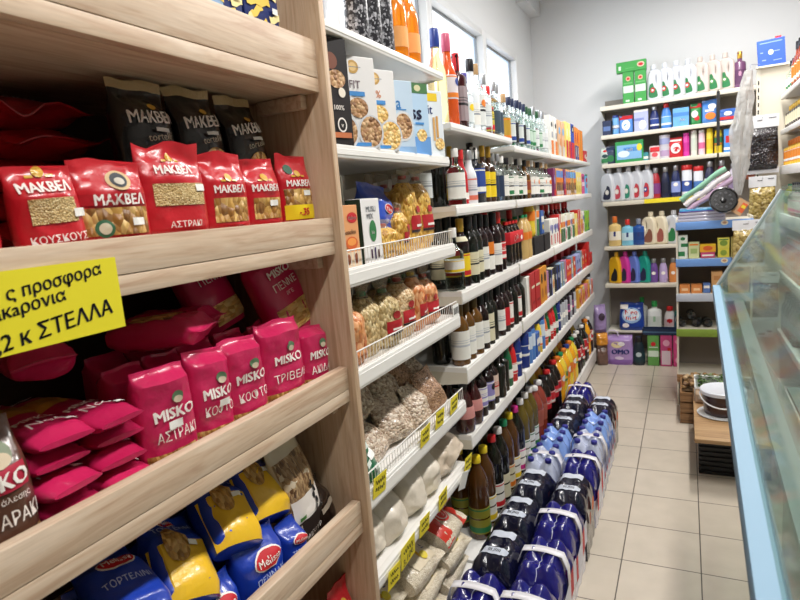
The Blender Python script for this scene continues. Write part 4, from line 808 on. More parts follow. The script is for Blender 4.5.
C_('kred2', 'red carton with white stripe', 'carton', .07, .06, .20, paper('#c22824'), art=[('r', -.1, .15, 0, 1, LW), ('o', .2, .5, .012, .03, LY)])
C_('kgrn', 'light green carton with orange dots', 'carton', .11, .06, .175, paper('#86b83c'), art=[('o', .2, .6, .014, .014, LO), ('o', -.1, .3, .02, .02, LG), ('r', -.5, .5, .0, .1, LG)])
C_('kwlr', 'white carton with red and blue print', 'carton', .085, .06, .18, LW, art=[('r', -.2, .1, .1, .45, LR), ('r', .1, .4, .5, .8, LB), ('o', -.2, .7, .018, .018, LLIL)])
C_('kred3', 'red wine carton', 'carton', .10, .08, .215, paper('#b0282a'), name='wine_carton', art=[('r', -.4, .4, .6, .66, LCR), ('r', -.3, .3, .2, .26, paper('#8a1a1c'))])
C_('kora3', 'orange wine carton with dark leaf', 'carton', .085, .08, .215, paper('#cf8a2a'), name='wine_carton', art=[('o', 0, .7, .02, .03, LBK), ('o', .1, .3, .02, .03, paper('#a5622a'))])
C_('kwred3', 'white carton with red stripe', 'carton', .075, .07, .205, LW, name='wine_carton', art=[('r', .1, .5, 0, 1, paper('#b05a50'))])
C_('klil3', 'lilac pink carton', 'carton', .065, .07, .17, paper('#b07aa0'), art=[('r', -.5, .5, .1, .2, LW)])
C_('kcrm3', 'cream carton with dark top', 'carton', .07, .07, .17, LCR, art=[('r', -.5, .5, .75, 1, LBK), ('o', 0, .4, .018, .03, LO)])
C_('knav3', 'black and navy carton', 'carton', .07, .07, .165, paper('#20242e'), art=[('o', 0, .6, .02, .02, GRY), ('r', .2, .5, .0, 1, LB)])
C_('kgry3', 'grey blue carton', 'carton', .07, .07, .165, paper('#7f98b0'), art=[('r', -.2, .2, .2, .7, LW), ('r', .3, .5, 0, 1, paper('#a8a03c'))])
C_('kbrt3', 'bright red juice carton', 'carton', .085, .07, .15, paper('#cf3a30'), art=[('r', -.5, .5, .3, .45, LO), ('o', 0, .7, .02, .016, LW)])
C_('kblu3', 'pale violet blue carton', 'carton', .085, .07, .15, paper('#9aa0cc'), art=[('o', 0, .65, .02, .016, LB), ('r', -.5, .5, .1, .22, LR)])
C_('kredb', 'boxy red pack with black corner', 'carton', .12, .09, .10, paper('#c0201e'), art=[('r', .3, .5, 0, .3, LBK), ('o', -.1, .6, .02, .014, paper('#e0584a'))])
C_('kpkb', 'pink sweets pack', 'carton', .085, .06, .13, paper('#d87a8c'), art=[('o', 0, .5, .022, .022, LR), ('r', -.5, -.3, 0, 1, LY)])
C_('kyor', 'orange yellow pack', 'carton', .09, .06, .15, paper('#dba03a'), art=[('o', .1, .4, .02, .03, LR), ('r', -.5, .5, .8, 1, LCR)])
C_('kblub', 'blue and white pack', 'carton', .08, .06, .14, paper('#3a62a8'), art=[('r', -.5, .5, .5, .75, LW), ('o', 0, .3, .018, .018, LY)])
SHELFW = {'z0': 'the top bottle shelf', 'z1': 'the second bottle shelf', 'z2': 'the third bottle shelf', 'z3': 'the fourth bottle shelf', 'z4': 'the fifth bottle shelf', 'z5': 'the lowest bottle shelf'}
COUNT = {}
def row(shelf, z, x, items, back=False, jit=.006):
    """items: (y, key, ...) set out along a shelf; each gets its own place in the words of its label"""
    for it in items:
        y, key = it[0], it[1]; pr, look, cat = PB[key]
        COUNT[shelf, back, key] = n = COUNT.get((shelf, back, key), 0)+1
        lab = '%s, %s from the pulses bay on %s%s' % (look, nth(n), SHELFW[shelf], ' behind the front row' if back else '')
        if len(lab.split()) > 16: lab = '%s, %s along %s%s' % (look, nth(n), SHELFW[shelf], ' behind' if back else '')
        rz = FACE+(random.uniform(-.25, .25) if not key.startswith('k') else random.uniform(-.05, .05))
        pr.place((x+random.uniform(-jit, jit), y, z+.0008), (0, 0, rz), lab, cat, ('second row on ' if back else 'front row on ')+SHELFW[shelf])
def run(y0, y1, pitch, keys, r=random.Random(5)):
    n = max(1, int(round((y1-y0)/pitch))); return [(y0+(y1-y0)*(i+.5)/n, keys[i % len(keys)]) for i in range(n)]
# top shelf
row('z0', Z0A, -.812, [(2.10, 'lemon')]); row('z0', Z0A, -.808, [(2.205, 'aper'), (2.292, 'maroon'), (2.375, 'violet'), (2.462, 'frost'), (2.545, 'tan'), (2.622, 'clrsil'), (2.695, 'redyel'), (2.768, 'clrdk'), (2.838, 'clrdk')])
row('z0', ZS0, -.808, [(2.972, 'clrgold')]+run(3.02, 3.30, .078, ['clrnav', 'clrblk', 'clrnav', 'clrblk'])+run(3.32, 3.86, .078, ['clrnav', 'clrgrn', 'clrgrn', 'clrsil', 'clrgrn', 'clrsil', 'clrsil']))
row('z0', ZS0, -.885, [(2.98, 'clrsil'), (3.10, 'clrnav'), (3.2, 'clrnav'), (3.35, 'clrgrn'), (3.5, 'clrgrn'), (3.7, 'clrsil'), (3.85, 'clrsil')], True)
row('z0', ZS0, -.81, [(3.96, 'kwht'), (4.09, 'kwht'), (4.22, 'ktan'), (4.36, 'ktan'), (4.50, 'kyel'), (4.62, 'kyel'), (4.75, 'kblue'), (4.88, 'korb'), (4.99, 'korb'), (5.095, 'kora'), (5.19, 'kora'), (5.40, 'kreds')], jit=.002)
# second shelf
row('z1', ZS1, -.808, [(2.20, 'clrwht'), (2.28, 'redspirit'), (2.355, 'pinkfoot'), (2.445, 'bluelab'), (2.545, 'gincap'), (2.632, 'gincap'), (2.71, 'slimblue'), (2.775, 'slimblue')]+run(2.82, 3.26, .082, ['clrwht', 'clrlw', 'clrwht', 'clrlw', 'clrwht'])+[(3.305, 'brandy')]+run(3.35, 3.90, .082, ['clrred', 'clrwht', 'clrred', 'clrlw']))
row('z1', ZS1, -.895, [(2.10, 'clrsil'), (2.24, 'wdkplain'), (2.40, 'gincap'), (2.52, 'clrwht'), (2.66, 'wdkplain'), (2.78, 'clrwht'), (2.90, 'clrlw'), (3.02, 'clrsil'), (3.15, 'brandy'), (3.28, 'clrwht'), (3.42, 'clrred'), (3.55, 'clrwht'), (3.7, 'clrlw')], True)
row('z1', ZS1, -.80, run(3.93, 4.45, .085, ['kmag', 'kboy', 'kboy', 'kboy'])+run(4.46, 4.80, .08, ['kboy', 'kboy2', 'kboy2'])+run(4.82, 5.08, .085, ['kylw'])+[(5.13, 'kpnk'), (5.21, 'kpnk'), (5.34, 'ksky')], jit=.002)
# third shelf
row('z2', ZS2, -.80, [(2.10, 'pour'), (2.19, 'wdkyel'), (2.275, 'wdkcream'), (2.36, 'wdkcream'), (2.445, 'wdk'), (2.53, 'wdkora'), (2.615, 'wdk'), (2.70, 'wdkred')])
row('z2', ZS2, -.885, [(2.15, 'wdkcream'), (2.26, 'wdkplain'), (2.36, 'wdk'), (2.46, 'wdkplain'), (2.56, 'wdkora'), (2.66, 'wdkplain'), (2.78, 'wdkred'), (2.9, 'wdkplain'), (3.02, 'redtall'), (3.12, 'juice'), (3.22, 'redtall'), (3.34, 'juice')], True)
# four small colas in a printed red sleeve
cp = empty('cola_multipack', (-.81, 2.97, ZS2+.0008), FACE); tag(cp, 'four small colas in a red sleeve on the third bottle shelf', 'drinks multipack')
for i in range(4):
    o = bottle('pet', .031, .215, COLA, CR, None, cz=.93, name='cola_bottle'); o.parent = cp; o.location = (-.0945+.063*i, 0, 0)
mb = MB(); mb.rbox(-.129, .129, -.034, .034, .105, .165, paper('#c81f2a'), .004); fn = lambda x, z: (x, -.0348, z)
put_text(mb, 'Cola', fn, -.02, .135, .030, W_TX, .01, .13, .2); oval_on(mb, fn, .085, .128, .018, .012, W_TX); mb.build('sleeve', cp)
row('z2', ZS2, -.80, [(3.155, 'beige'), (3.235, 'beige')]); row('z2', ZS2, -.885, [(3.165, 'juice'), (3.3, 'juice')], True) if False else None
row('z2', ZS2, -.835, [(3.42, 'kblk'), (3.64, 'kblk')], jit=.001)
row('z2', ZS2+.1055, -.81, [(3.38, 'juice'), (3.47, 'kgyo'), (3.60, 'kblub')], jit=.001)
row('z2', ZS2, -.80, [(3.80, 'kwlr'), (3.90, 'kwlr'), (3.99, 'kwlr'), (4.07, 'kred2')]+run(4.11, 4.65, .078, ['kgyo', 'kgyo', 'kwlr'])+[(4.69, 'kylw'), (4.775, 'kylw'), (4.86, 'kred2'), (4.94, 'kred2'), (5.02, 'kyor'), (5.12, 'kwlr'), (5.25, 'kgrn'), (5.38, 'kgrn')], jit=.002)
row('z2', ZS2, -.895, run(3.72, 5.1, .155, ['redtall']), True)
# fourth shelf
row('z3', ZS3, -.80, [(2.115, 'wineamb'), (2.198, 'wineamb'), (2.282, 'wineamb'), (2.365, 'wine3'), (2.448, 'wine3c'), (2.53, 'wine3p'), (2.612, 'wine3'), (2.695, 'wine3rr'), (2.778, 'wine3r'), (2.862, 'wine3p'), (2.945, 'wine3r'), (3.028, 'wine3p')])
row('z3', ZS3, -.885, [(2.12, 'wine3p'), (2.22, 'wineamb'), (2.32, 'wineamb'), (2.42, 'wine3p'), (2.52, 'wine3p'), (2.62, 'wine3'), (2.72, 'wine3p'), (2.82, 'wine3p'), (2.92, 'wine3p'), (3.02, 'wine3p')], True)
row('z3', ZS3, -.805, [(3.125, 'kwred3'), (3.215, 'kred3'), (3.325, 'kred3'), (3.43, 'kora3'), (3.53, 'kora3'), (3.62, 'klil3'), (3.70, 'knav3'), (3.785, 'kcrm3'), (3.885, 'knav3'), (3.97, 'knav3'), (4.055, 'kgry3'), (4.14, 'kgry3'), (4.225, 'klil3')]+run(4.27, 4.65, .095, ['kbrt3', 'kbrt3', 'kgry3'])+run(4.70, 5.08, .095, ['kblu3', 'kblu3', 'kgry3', 'kbrt3'])+[(5.16, 'kbrt3'), (5.31, 'kredb'), (5.44, 'kredb')], jit=.002)
row('z3', ZS3+.1008, -.81, [(5.31, 'kredb')], jit=.001)
row('z3', ZS3, -.90, run(3.7, 5.25, .145, ['kred3', 'kredb']), True, jit=.002)
# fifth shelf
row('z4', ZS4, -.795, [(2.10, 'vinred'), (2.195, 'vinred'), (2.288, 'vinlil'), (2.37, 'vinlil2'), (2.452, 'vinpk'), (2.54, 'blk4'), (2.625, 'blk4'), (2.705, 'grn4'), (2.785, 'red4'), (2.87, 'nav4')])
row('z4', ZS4, -.88, [(2.15, 'vinred'), (2.27, 'vinlil'), (2.39, 'vinpk'), (2.5, 'blk4'), (2.62, 'blk4'), (2.75, 'grn4')], True)
row('z4', ZS4, -.795, run(2.99, 3.72, .079, ['nav4', 'sky4', 'sky4', 'kblub', 'yel4', 'sky4', 'ora4', 'grn4', 'red4'])+run(3.72, 4.05, .082, ['red4', 'grn4', 'nav4', 'gry4'])+run(4.06, 4.60, .085, ['gry4', 'gry4', 'blkp4', 'gry4', 'blkp4'])+run(4.70, 5.10, .10, ['kyor', 'kpkb'])+run(5.12, 5.50, .095, ['kpkb', 'kyor', 'gry4']), jit=.002)
# lowest shelf: big bottles
row('z5', ZS5, -.812, [(2.235, 'oily'), (2.34, 'oily2'), (2.465, 'oilr'), (2.565, 'oilw'), (2.665, 'oilg'), (2.765, 'oily2'), (2.865, 'oilm'), (2.985, 'oilv'), (3.09, 'oilv'), (3.195, 'oilv')], jit=.003)
row('z5', ZS5, -.915, [(2.30, 'oily'), (2.42, 'oilw'), (2.53, 'oilw'), (2.64, 'oilg'), (2.75, 'oilw'), (2.87, 'oilw'), (2.99, 'oilv')], True, jit=.003)
row('z5', ZS5, -.815, [(3.31, 'rosered'), (3.425, 'rosered'), (3.54, 'cola'), (3.655, 'colar'), (3.77, 'cola'), (3.885, 'colar'), (4.0, 'osoda'), (4.115, 'osodag'), (4.23, 'osoda'), (4.345, 'osodab'), (4.46, 'osoda'), (4.575, 'osodag'), (4.71, 'cola2'), (4.83, 'cola2'), (4.95, 'grnsoda'), (5.06, 'cola2'), (5.17, 'grnsoda'), (5.28, 'osoda'), (5.40, 'cola2')], jit=.003)
row('z5', ZS5, -.93, run(3.35, 5.3, .15, ['colar', 'cola', 'osodab', 'osoda', 'cola2']), True, jit=.003)
# bottles over the cereal boxes
def loose(key, x, y, z, lab, group=None):
    pr, look, cat = PB[key]; pr.place((x, y, z+.0008), (0, 0, FACE+.1), lab, cat, group)
ZW0 = 2.0525
for i, y in enumerate((1.49, 1.568, 1.645)): loose('spot', -.80, y, ZW0, 'black and white patterned bottle above the cereal, %s from the oak upright' % nth(i+1), 'patterned bottles above the cereal')
for i, y in enumerate((1.74, 1.833)): loose('orsoda', -.80, y, ZW0, ['bright orange bottle next to the patterned ones above the cereal', 'bright orange bottle at the end of the row above the cereal'][i], 'orange bottles above the cereal')
# ------------------------------------------------------------------ shrink-wrapped six packs on the floor
def six(kind, seed):
    W, D, H = .164, .268, .335; r = random.Random(seed)
    caps = [(sx*.043, sy*.09) for sx in (-1, 1) for sy in (-1, 0, 1)]
    body = {'blue': mat('#1d1b74', .18, coat=.7, bump=.4, bscale=35), 'navy': mat('#0f1128', .2, coat=.7, bump=.4, bscale=30), 'clear': mat('#b9c0d6', .15, coat=.7, bump=.5, bscale=30), 'sky': mat('#7f9fdc', .2, coat=.6, bump=.5, bscale=28)}[kind]
    amp = {'blue': .032, 'navy': .024, 'clear': .045, 'sky': .040}[kind]; base = H-.03-amp
    side = {'blue': mat('#d6d4e2', .25, coat=.5, bump=.3, bscale=30), 'navy': body, 'clear': mat('#a9afc4', .15, coat=.7, bump=.5, bscale=30), 'sky': mat('#b9bdd2', .2, coat=.6, bump=.5, bscale=28)}[kind]
    def top(x, y):
        e = min(1, max(0, (W/2-abs(x))/.045))*min(1, max(0, (D/2-abs(y))/.05)); e = e**.35
        b = max(math.exp(-((((x-cx)/.037)**2+((y-cy)/.040)**2)**1.4)) for cx, cy in caps)
        if kind == 'navy': b = max(b*.7, .8*math.exp(-((abs(y)-.06)/.04)**4)*math.exp(-(x/.055)**4))
        return (base-.06)+.06*e+amp*b*min(1, e*1.2)+.005*noise.noise(Vector((x*45, y*45, seed)))+.003*noise.noise(Vector((x*110, y*90, seed+5)))
    def bulge(p, q, z): return .006*math.cos(2*PI*p/q)*(1-abs(z/H-.4))
    mb = MB(); nx, ny = 22, 32
    mb.quadgrid(lambda u, v: (-W/2+W*u, -D/2+D*v, top(-W/2+W*u, -D/2+D*v)), nx, ny, body)
    # walls drape from the rim of the top to the floor
    rim = [(-W/2+W*i/nx, -D/2) for i in range(nx)]+[(W/2, -D/2+D*i/ny) for i in range(ny)]+[(W/2-W*i/nx, D/2) for i in range(nx)]+[(-W/2, D/2-D*i/ny) for i in range(ny)]
    vs = []; NZ = 12
    for j in range(NZ+1):
        for x, y in rim:
            t = j/NZ; z = top(x, y)*(1-t)+.002*t; o = .0055*math.sin(PI*min(1, t*1.4))**.6 if t < .71 else .004
            ox = o*(1+.5*math.cos(2*PI*y/.0907)) if abs(abs(x)-W/2) < 1e-6 else 0; oy = o*(1+.5*math.cos(2*PI*(x-.043)/.086)) if abs(abs(y)-D/2) < 1e-6 else 0
            o2 = .0015*noise.noise(Vector((x*50, y*50, z*30+seed)))
            vs.append((x+math.copysign(ox+o2, x) if ox else x, y+math.copysign(oy+o2, y) if oy else y, z))
    n = len(rim); fs = []; ms = []
    for j in range(NZ):
        for k in range(n):
            k2 = (k+1) % n; fs.append((j*n+k, (j+1)*n+k, (j+1)*n+k2, j*n+k2)); ms.append(body if j < (4 if kind in ('blue', 'sky') else 0) else side)
    if kind in ('clear',): ms = [side]*len(ms)
    mb.add(vs, fs, ms)
    o = mb.build('six_pack')
    def onto(x, y, d=.003): return (x, y, top(max(-W/2, min(W/2, x)), y)+d)
    if kind in ('blue', 'clear'):
        mb = MB()
        pts = [(-W/2-.014, .0, .19), (-W/2-.011, .0, .25)]+[(x, 0, base-.002+.75*amp+.012*math.cos(x/W*PI)) for x in [-.075+.15*i/10 for i in range(11)]]+[(W/2+.011, 0, .25), (W/2+.014, 0, .19)]
        vs = []; fs = []
        for i, p in enumerate(pts): vs += [(p[0], -.019, p[2]), (p[0], .019, p[2])]
        fs = [(2*i, 2*i+1, 2*i+3, 2*i+2) for i in range(len(pts)-1)]
        mb.add(vs, fs, mat('#eceaf0', .3, coat=.3)); hd = mb.build('carry_handle', o)
        mo = hd.modifiers.new('thick', 'SOLIDIFY'); mo.thickness = .0018; mo.offset = 1
    if kind == 'blue':
        mb = MB(); mb.tube([onto(.003*math.sin(i*2.3), -D/2+.012+(D-.024)*i/16, .001) for i in range(17)], .0013, mat('#d8dae8', .3), 5); mb.build('tear_seam', o)
        mb = MB()
        for k, (y0, y1, m_) in enumerate(((-.125, -.085, LR), (-.085, .02, paper('#dcdce6')), (.02, .07, LR), (.07, .125, paper('#dcdce6')))):
            mb.quadgrid(lambda u, v, y0=y0, y1=y1: (W/2+.0125, y0+(y1-y0)*u, .10+.10*v+.02*math.sin((y0+(y1-y0)*u)*18)), 6, 4, m_)
        mb.build('side_print', o)
    if kind in ('navy', 'sky'):
        SIL = paper('#c3c9d6') if kind == 'navy' else mat('#aebfe8', .2, coat=.6)
        for k in (-1, 1):
            if kind == 'sky' and k > 0: continue
            mb = MB(); yc = .058*k; mb.quadgrid(lambda u, v: onto(-.048+.096*u+(.006*(v-.5)), yc-.022+.044*v, .004), 10, 4, SIL)
            for q in range(9):
                if kind == 'navy' and k < 0: mb.quadgrid(lambda u, v, q=q: onto(-.022+.0055*q+.003*u, yc-.010+.02*v, .0052), 1, 3, INK)
            mb.build('barcode_label' if kind == 'navy' else 'film_fold', o)
        if kind == 'navy':
            mb = MB(); oval_on(mb, lambda x, z: (W/2+.0122, x, z), .02, .20, .035, .03, paper('#d8622a')); oval_on(mb, lambda x, z: (W/2+.0122, x, z), -.08, .18, .02, .03, paper('#b04a20')); mb.build('side_print', o)
    if kind in ('clear', 'sky'):
        for i, (cx, cy) in enumerate(caps):
            mb = MB(); z = top(cx, cy); mb.lathe([(.0145, z-.010), (.0165, z-.008), (.0165, z+.006), (.014, z+.009)], plas('#2a2c86'), 14, c=(cx, cy, 0)); mb.build('cap', o)
        mb = MB(); 
        for y in (-.09, 0, .09):
            mb.quadgrid(lambda u, v, y=y: (W/2+.0122, y-.03+.06*u, .10+.09*v), 2, 2, paper('#9a9ec4')); mb.quadgrid(lambda u, v, y=y: (W/2+.0130, y-.012+.024*u, .11+.03*v), 2, 2, LR)
        mb.build('side_print', o)
    return o
SIX = {k: Proto(lambda k=k, i=i: six(k, i)) for i, k in enumerate(('blue', 'navy', 'clear', 'sky'))}
G = 'shrink-wrapped six-packs in two lines on the floor'
SL = {'blue': 'deep blue six-pack with white handle', 'navy': 'black-navy six-pack with silver barcode labels', 'clear': 'clear six-pack with blue caps and white handle', 'sky': 'pale blue film six-pack'}
INNER = [(1.44, 'blue'), (1.72, 'blue'), (2.005, 'navy'), (2.29, 'navy'), (2.575, 'navy'), (2.86, 'clear'), (3.145, 'sky'), (3.43, 'navy'), (3.715, 'navy'), (4.0, 'blue')]
OUTER = [(1.44, 'blue'), (1.72, 'blue'), (2.005, 'blue'), (2.29, 'blue'), (2.575, 'navy'), (2.86, 'blue'), (3.145, 'clear'), (3.43, 'sky'), (3.715, 'navy')]
for nm, line, x in (('shelf-side line', INNER, -.664), ('aisle-side line', OUTER, -.487)):
    cnt = {}
    for y, k in line:
        if y < 1.6: continue
        cnt[k] = cnt.get(k, 0)+1
        SIX[k].place((x+random.uniform(-.006, .006), y, 0), (0, 0, random.uniform(-.03, .03)), '%s, %s of its kind along the %s' % (SL[k], nth(cnt[k]), nm), 'six-pack', G)
# ------------------------------------------------------------------ detergent shelving on the end wall
YF = 5.75
def cross_shelf(parent, x0, x1, zb, zt, yf=YF, depth=.35, m=CREAM_M):
    mb = MB(); mb.box(x0, x1, yf+.002, yf+depth, zt-.018, zt-.001, m); s = mb.build('shelf', parent)
    mb = MB(); mb.rbox(x0, x1, yf-.001, yf+.02, zb, zt, m, .003); mb.build('price_rail', s)
    for x in (x0+.0015, x1-.0015):
        mb = MB(); vs = [(x, yf+depth, zt-.004), (x, yf+.02, zt-.004), (x, yf+.02, zb+.004), (x, yf+depth, zb-.055)]
        mb.add([(p[0]-.001, p[1], p[2]) for p in vs]+[(p[0]+.001, p[1], p[2]) for p in vs], [(3,2,1,0), (4,5,6,7), (0,1,5,4), (1,2,6,5), (2,3,7,6), (3,0,4,7)], m); mb.build('bracket', s)
    return s
BZ = [(2.312, 2.350), (2.062, 2.098), (1.806, 1.842), (1.462, 1.500), (1.056, 1.090), (.702, .738)]
for i, (x0, x1, lab) in enumerate(((-.690, .243, 'cream metal shelf unit of detergents on the end wall'), (.250, .60, 'narrow cream shelf unit at the end wall behind the hanging bags'))):
    o = empty('detergent_shelf_unit'); tag(o, lab, 'shelf unit', 'cream shelf units on the end wall')
    mb = MB(); mb.box(x0+.004, x1-.004, YB-.018, YB-.004, .02, 2.44 if i == 0 else 2.40, mat('#9b938a', .6)); mb.build('back_panel', o)
    for x in (x0, x1-.008):
        mb = MB(); mb.box(x, x+.006, YB-.05, YB-.019, 0, 2.40, CREAM_M); mb.build('upright', o)
    for zb, zt in (BZ if i == 0 else BZ[:3]): cross_shelf(o, x0+.002, x1-.004, zb, zt)
    mb = MB(); mb.rbox(x0, x1-.004, YF+.01, YB-.02, .0, .045, CREAM_M, .003); mb.build('base_plinth', o)
mb = MB(); mb.box(-.012, .012, -.001, .001, 0, .44, mat('#1c1c1f', .5)); o = mb.build('price_strip'); o.location = (.247, YF-.004, 1.90); tag(o, 'thin black strip hanging down the joint of the end wall shelves', 'price strip')
# jugs with a grip hole
def jug(w, h, d, body, cap, hole=True, label=None, mark=None, hole_hi=True, name='detergent_jug', mirror=1, capx=-.12):
    out = smooth_poly([(-.46*w, .0), (-.5*w, .12*h), (-.49*w, .5*h), (-.42*w, .74*h), (-.26*w, .9*h), (-.10*w, .905*h), (.20*w, .90*h), (.44*w, .80*h), (.5*w, .6*h), (.5*w, .12*h), (.46*w, 0), (0, -.002*h)], 5)
    outs = [[(x*mirror, max(0, z)) for x, z in out]]
    if hole: outs.append([(x*mirror, z) for x, z in smooth_poly([(.06*w, .48*h), (.02*w, .66*h), (.10*w, .80*h), (.26*w, .81*h), (.34*w, .68*h), (.32*w, .52*h), (.20*w, .43*h)], 4)])
    bv = min(.014, d*.35); vs, fs = cutout(outs, d/2-bv, bv); mb = MB()
    z0 = min(v[2] for v in vs); mb.add([(v[0], v[1], v[2]-z0) for v in vs], fs, body)
    zl = -d/2-.0012; fn = lambda x, z: (x, zl, z)
    if label: 
        lp = [(x*mirror, z) for x, z in smooth_poly([(-.36*w, .10*h), (-.38*w, .45*h), (-.10*w, .56*h), (.06*w, .42*h), (.22*w, .34*h), (.34*w, .2*h), (.3*w, .08*h)], 4)]
        mb.add([fn(x, z+bv*.3) for x, z in lp], [tuple(range(len(lp)))], label)
        if mark: oval_on(mb, lambda x, z: (x, zl-.0008, z), -.08*w*mirror, .34*h, .2*w, .09*h, mark, 14); oval_on(mb, lambda x, z: (x, zl-.0014, z), -.08*w*mirror, .34*h, .1*w, .04*h, W_TX, 10)
    o = mb.build(name)
    mb = MB(); cx = capx*w*mirror; r = min(.026, w*.22); zt = max(v[2] for v in vs)-z0
    mb.lathe([(r*.8, zt-.006), (r*.8, zt+.004), (r, zt+.005), (r*.94, zt+.040), (r*.86, zt+.042)], cap, 16, c=(cx, 0, 0)); mb.build('cap', o)
    return o
def at_end(o, x, z, lab, cat, y=None, rz=0, group=None, tilt=0):
    o.location = (x, YF+.075 if y is None else y, z+.0008); o.rotation_euler = (tilt, 0, rz); return tag(o, lab, cat, group)
JW = plas('#cdd1d8'); JBE = plas('#cbbfb8'); JCR = plas('#e6dcc2')
# top: green boxes, jugs, violet bottle, blue folder
GX = paper('#3f9a4a'); GL = paper('#cfe0d2')
G = 'green detergent boxes on the top end shelf'
def greenbox(): return carton(.092, .07, .27, GX, 'detergent_box', side=paper('#2f7a3c'), top=paper('#2f7a3c'), art=[('r', -.45, .45, .34, .56, GL), ('o', 0, .78, .020, .020, paper('#d8a890')), ('o', 0, .78, .012, .010, LR), ('r', -.4, .4, .62, .66, paper('#6ab56c')), ('r', -.25, .1, .06, .12, GL)])
at_end(greenbox(), -.452, 2.350, 'upright green detergent box at the wall end of the top shelf', 'detergent box', group=G); at_end(greenbox(), -.352, 2.350, 'upright green detergent box beside the white jugs', 'detergent box', group=G)
at_end(carton(.245, .08, .085, GX, 'detergent_box', side=paper('#2f7a3c'), top=paper('#49a553'), art=[('o', .32, .55, .030, .022, paper('#e0b8a4')), ('o', .32, .55, .020, .012, LR), ('r', -.42, -.34, .2, .6, GL), ('r', -.2, .1, .3, .34, paper('#6ab56c'))]), -.425, 2.6215, 'green detergent box lying across the two upright ones', 'detergent box', group=G)
G = 'white jugs on the top end shelf'
jg = Proto(lambda: jug(.10, .25, .055, JW, JW, True, LG, LR)); jb = Proto(lambda: jug(.10, .25, .055, JBE, JBE, True, LG, paper('#4a8a4a')))
for i, (x, p) in enumerate(((-.238, jg), (-.148, jg), (-.058, jg), (.032, jg), (.125, jb), (.218, jb), (.312, jb))):
    o = p.place((x, YF+.075, 2.3508), (0, 0, -.35), ('white detergent jug with green label' if p is jg else 'beige detergent jug with green label')+', %s from the green boxes' % nth(i+1), 'detergent jug', G)
at_end(bottle('flask', .046, .285, plas('#6d4468'), CGO, paper('#5a3458'), (.1, .5), None, .82, 'softener_bottle', 3, mark=paper('#b98aa8')), .405, 2.350, 'large violet softener bottle with gold cap on the top end shelf', 'softener bottle')
# second row
Z2 = 2.098
def pouch(w, h, d, base, art, seed, name='pouch', amp=.004):
    b = Bag(w, h, d, base, seed, amp=amp, seal=.06, top=.7)
    for a in art:
        if a[0] == 'r': b.rect(a[1]*w, a[2]*w, a[3]*h, a[4]*h, a[5], .003)
        elif a[0] == 'o': b.oval(a[1]*w, a[2]*h, a[3], a[4], a[5], .0045)
        else: b.text(a[1], a[2]*w, a[3]*h, a[4], a[5], .03, w*.8, .006)
    return b.mb.build(name)
def bx(w, h, base, art, d=.08, **k): return carton(w, d, h, base, art=art, **k)
S2 = [(-.640, bx(.075, .13, paper('#24304f'), [('r', -.4, .4, .3, .6, paper('#5a74a8'))]), 'small navy box at the wall end of the second end shelf', 'box'),
 (-.568, bottle('can', .030, .165, plas('#6aa6dc'), CB, LW, (.3, .5), LB, .9, 'spray_can'), 'light blue can beside the small navy box', 'can'),
 (-.478, pouch(.115, .155, .06, paper('#5a92d8'), [('r', -.5, .5, .78, 1, LR), ('o', 0, .45, .035, .045, W_TX), ('o', 0, .4, .02, .02, LSKY)], 301), 'blue and white washing powder bag with red top', 'pouch'),
 (-.352, bx(.115, .185, paper('#aeb6dc'), [('r', -.5, .2, .5, .62, paper('#7c8ac6')), ('o', .1, .3, .03, .04, W_TX), ('r', -.5, .5, .9, 1, LW)]), 'tall lilac white box on the second end shelf', 'box'),
 (-.245, bottle('deterg', .038, .20, plas('#1f2c66'), CSIL, LB, (.15, .5), LW, .84, 'cleaner_bottle', ay=.7), 'navy cleaner bottle with silver cap', 'cleaner bottle'),
 (-.150, bottle('deterg', .042, .21, plas('#4a86d4'), CR, LSKY, (.12, .5), LW, .84, 'cleaner_bottle', ay=.7), 'sky blue cleaner bottle with red cap', 'cleaner bottle'),
 (-.035, bx(.125, .155, paper('#6aaae2'), [('r', -.5, .5, .55, .75, paper('#4a86cc')), ('t', '300', .1, .35, .02, W_TX)]), 'tilted light blue pouch box on the second end shelf', 'box'),
 (.080, pouch(.085, .175, .06, film('#2f8a4a'), [('r', -.5, .5, .8, 1, LR), ('o', -.1, .5, .026, .03, W_TX), ('o', .1, .3, .02, .02, LR)], 302), 'green pouch with red top and white emblem', 'pouch'),
 (.190, pouch(.13, .19, .07, film('#4a82cc'), [('o', 0, .3, .04, .03, LO), ('o', .1, .7, .03, .025, W_TX), ('r', -.3, .2, .5, .58, W_TX)], 303), 'blue pouch with orange and white swirls', 'pouch'),
 (.320, pouch(.14, .10, .06, film('#3a66b4'), [('r', -.5, .5, .1, .35, LR), ('o', 0, .6, .03, .018, W_TX)], 304), 'low blue pouch with red foot behind the plastic bag roll', 'pouch')]
for x, o, lab, cat in S2: at_end(o, x, Z2, lab, cat, group='cleaning goods on the second end shelf')
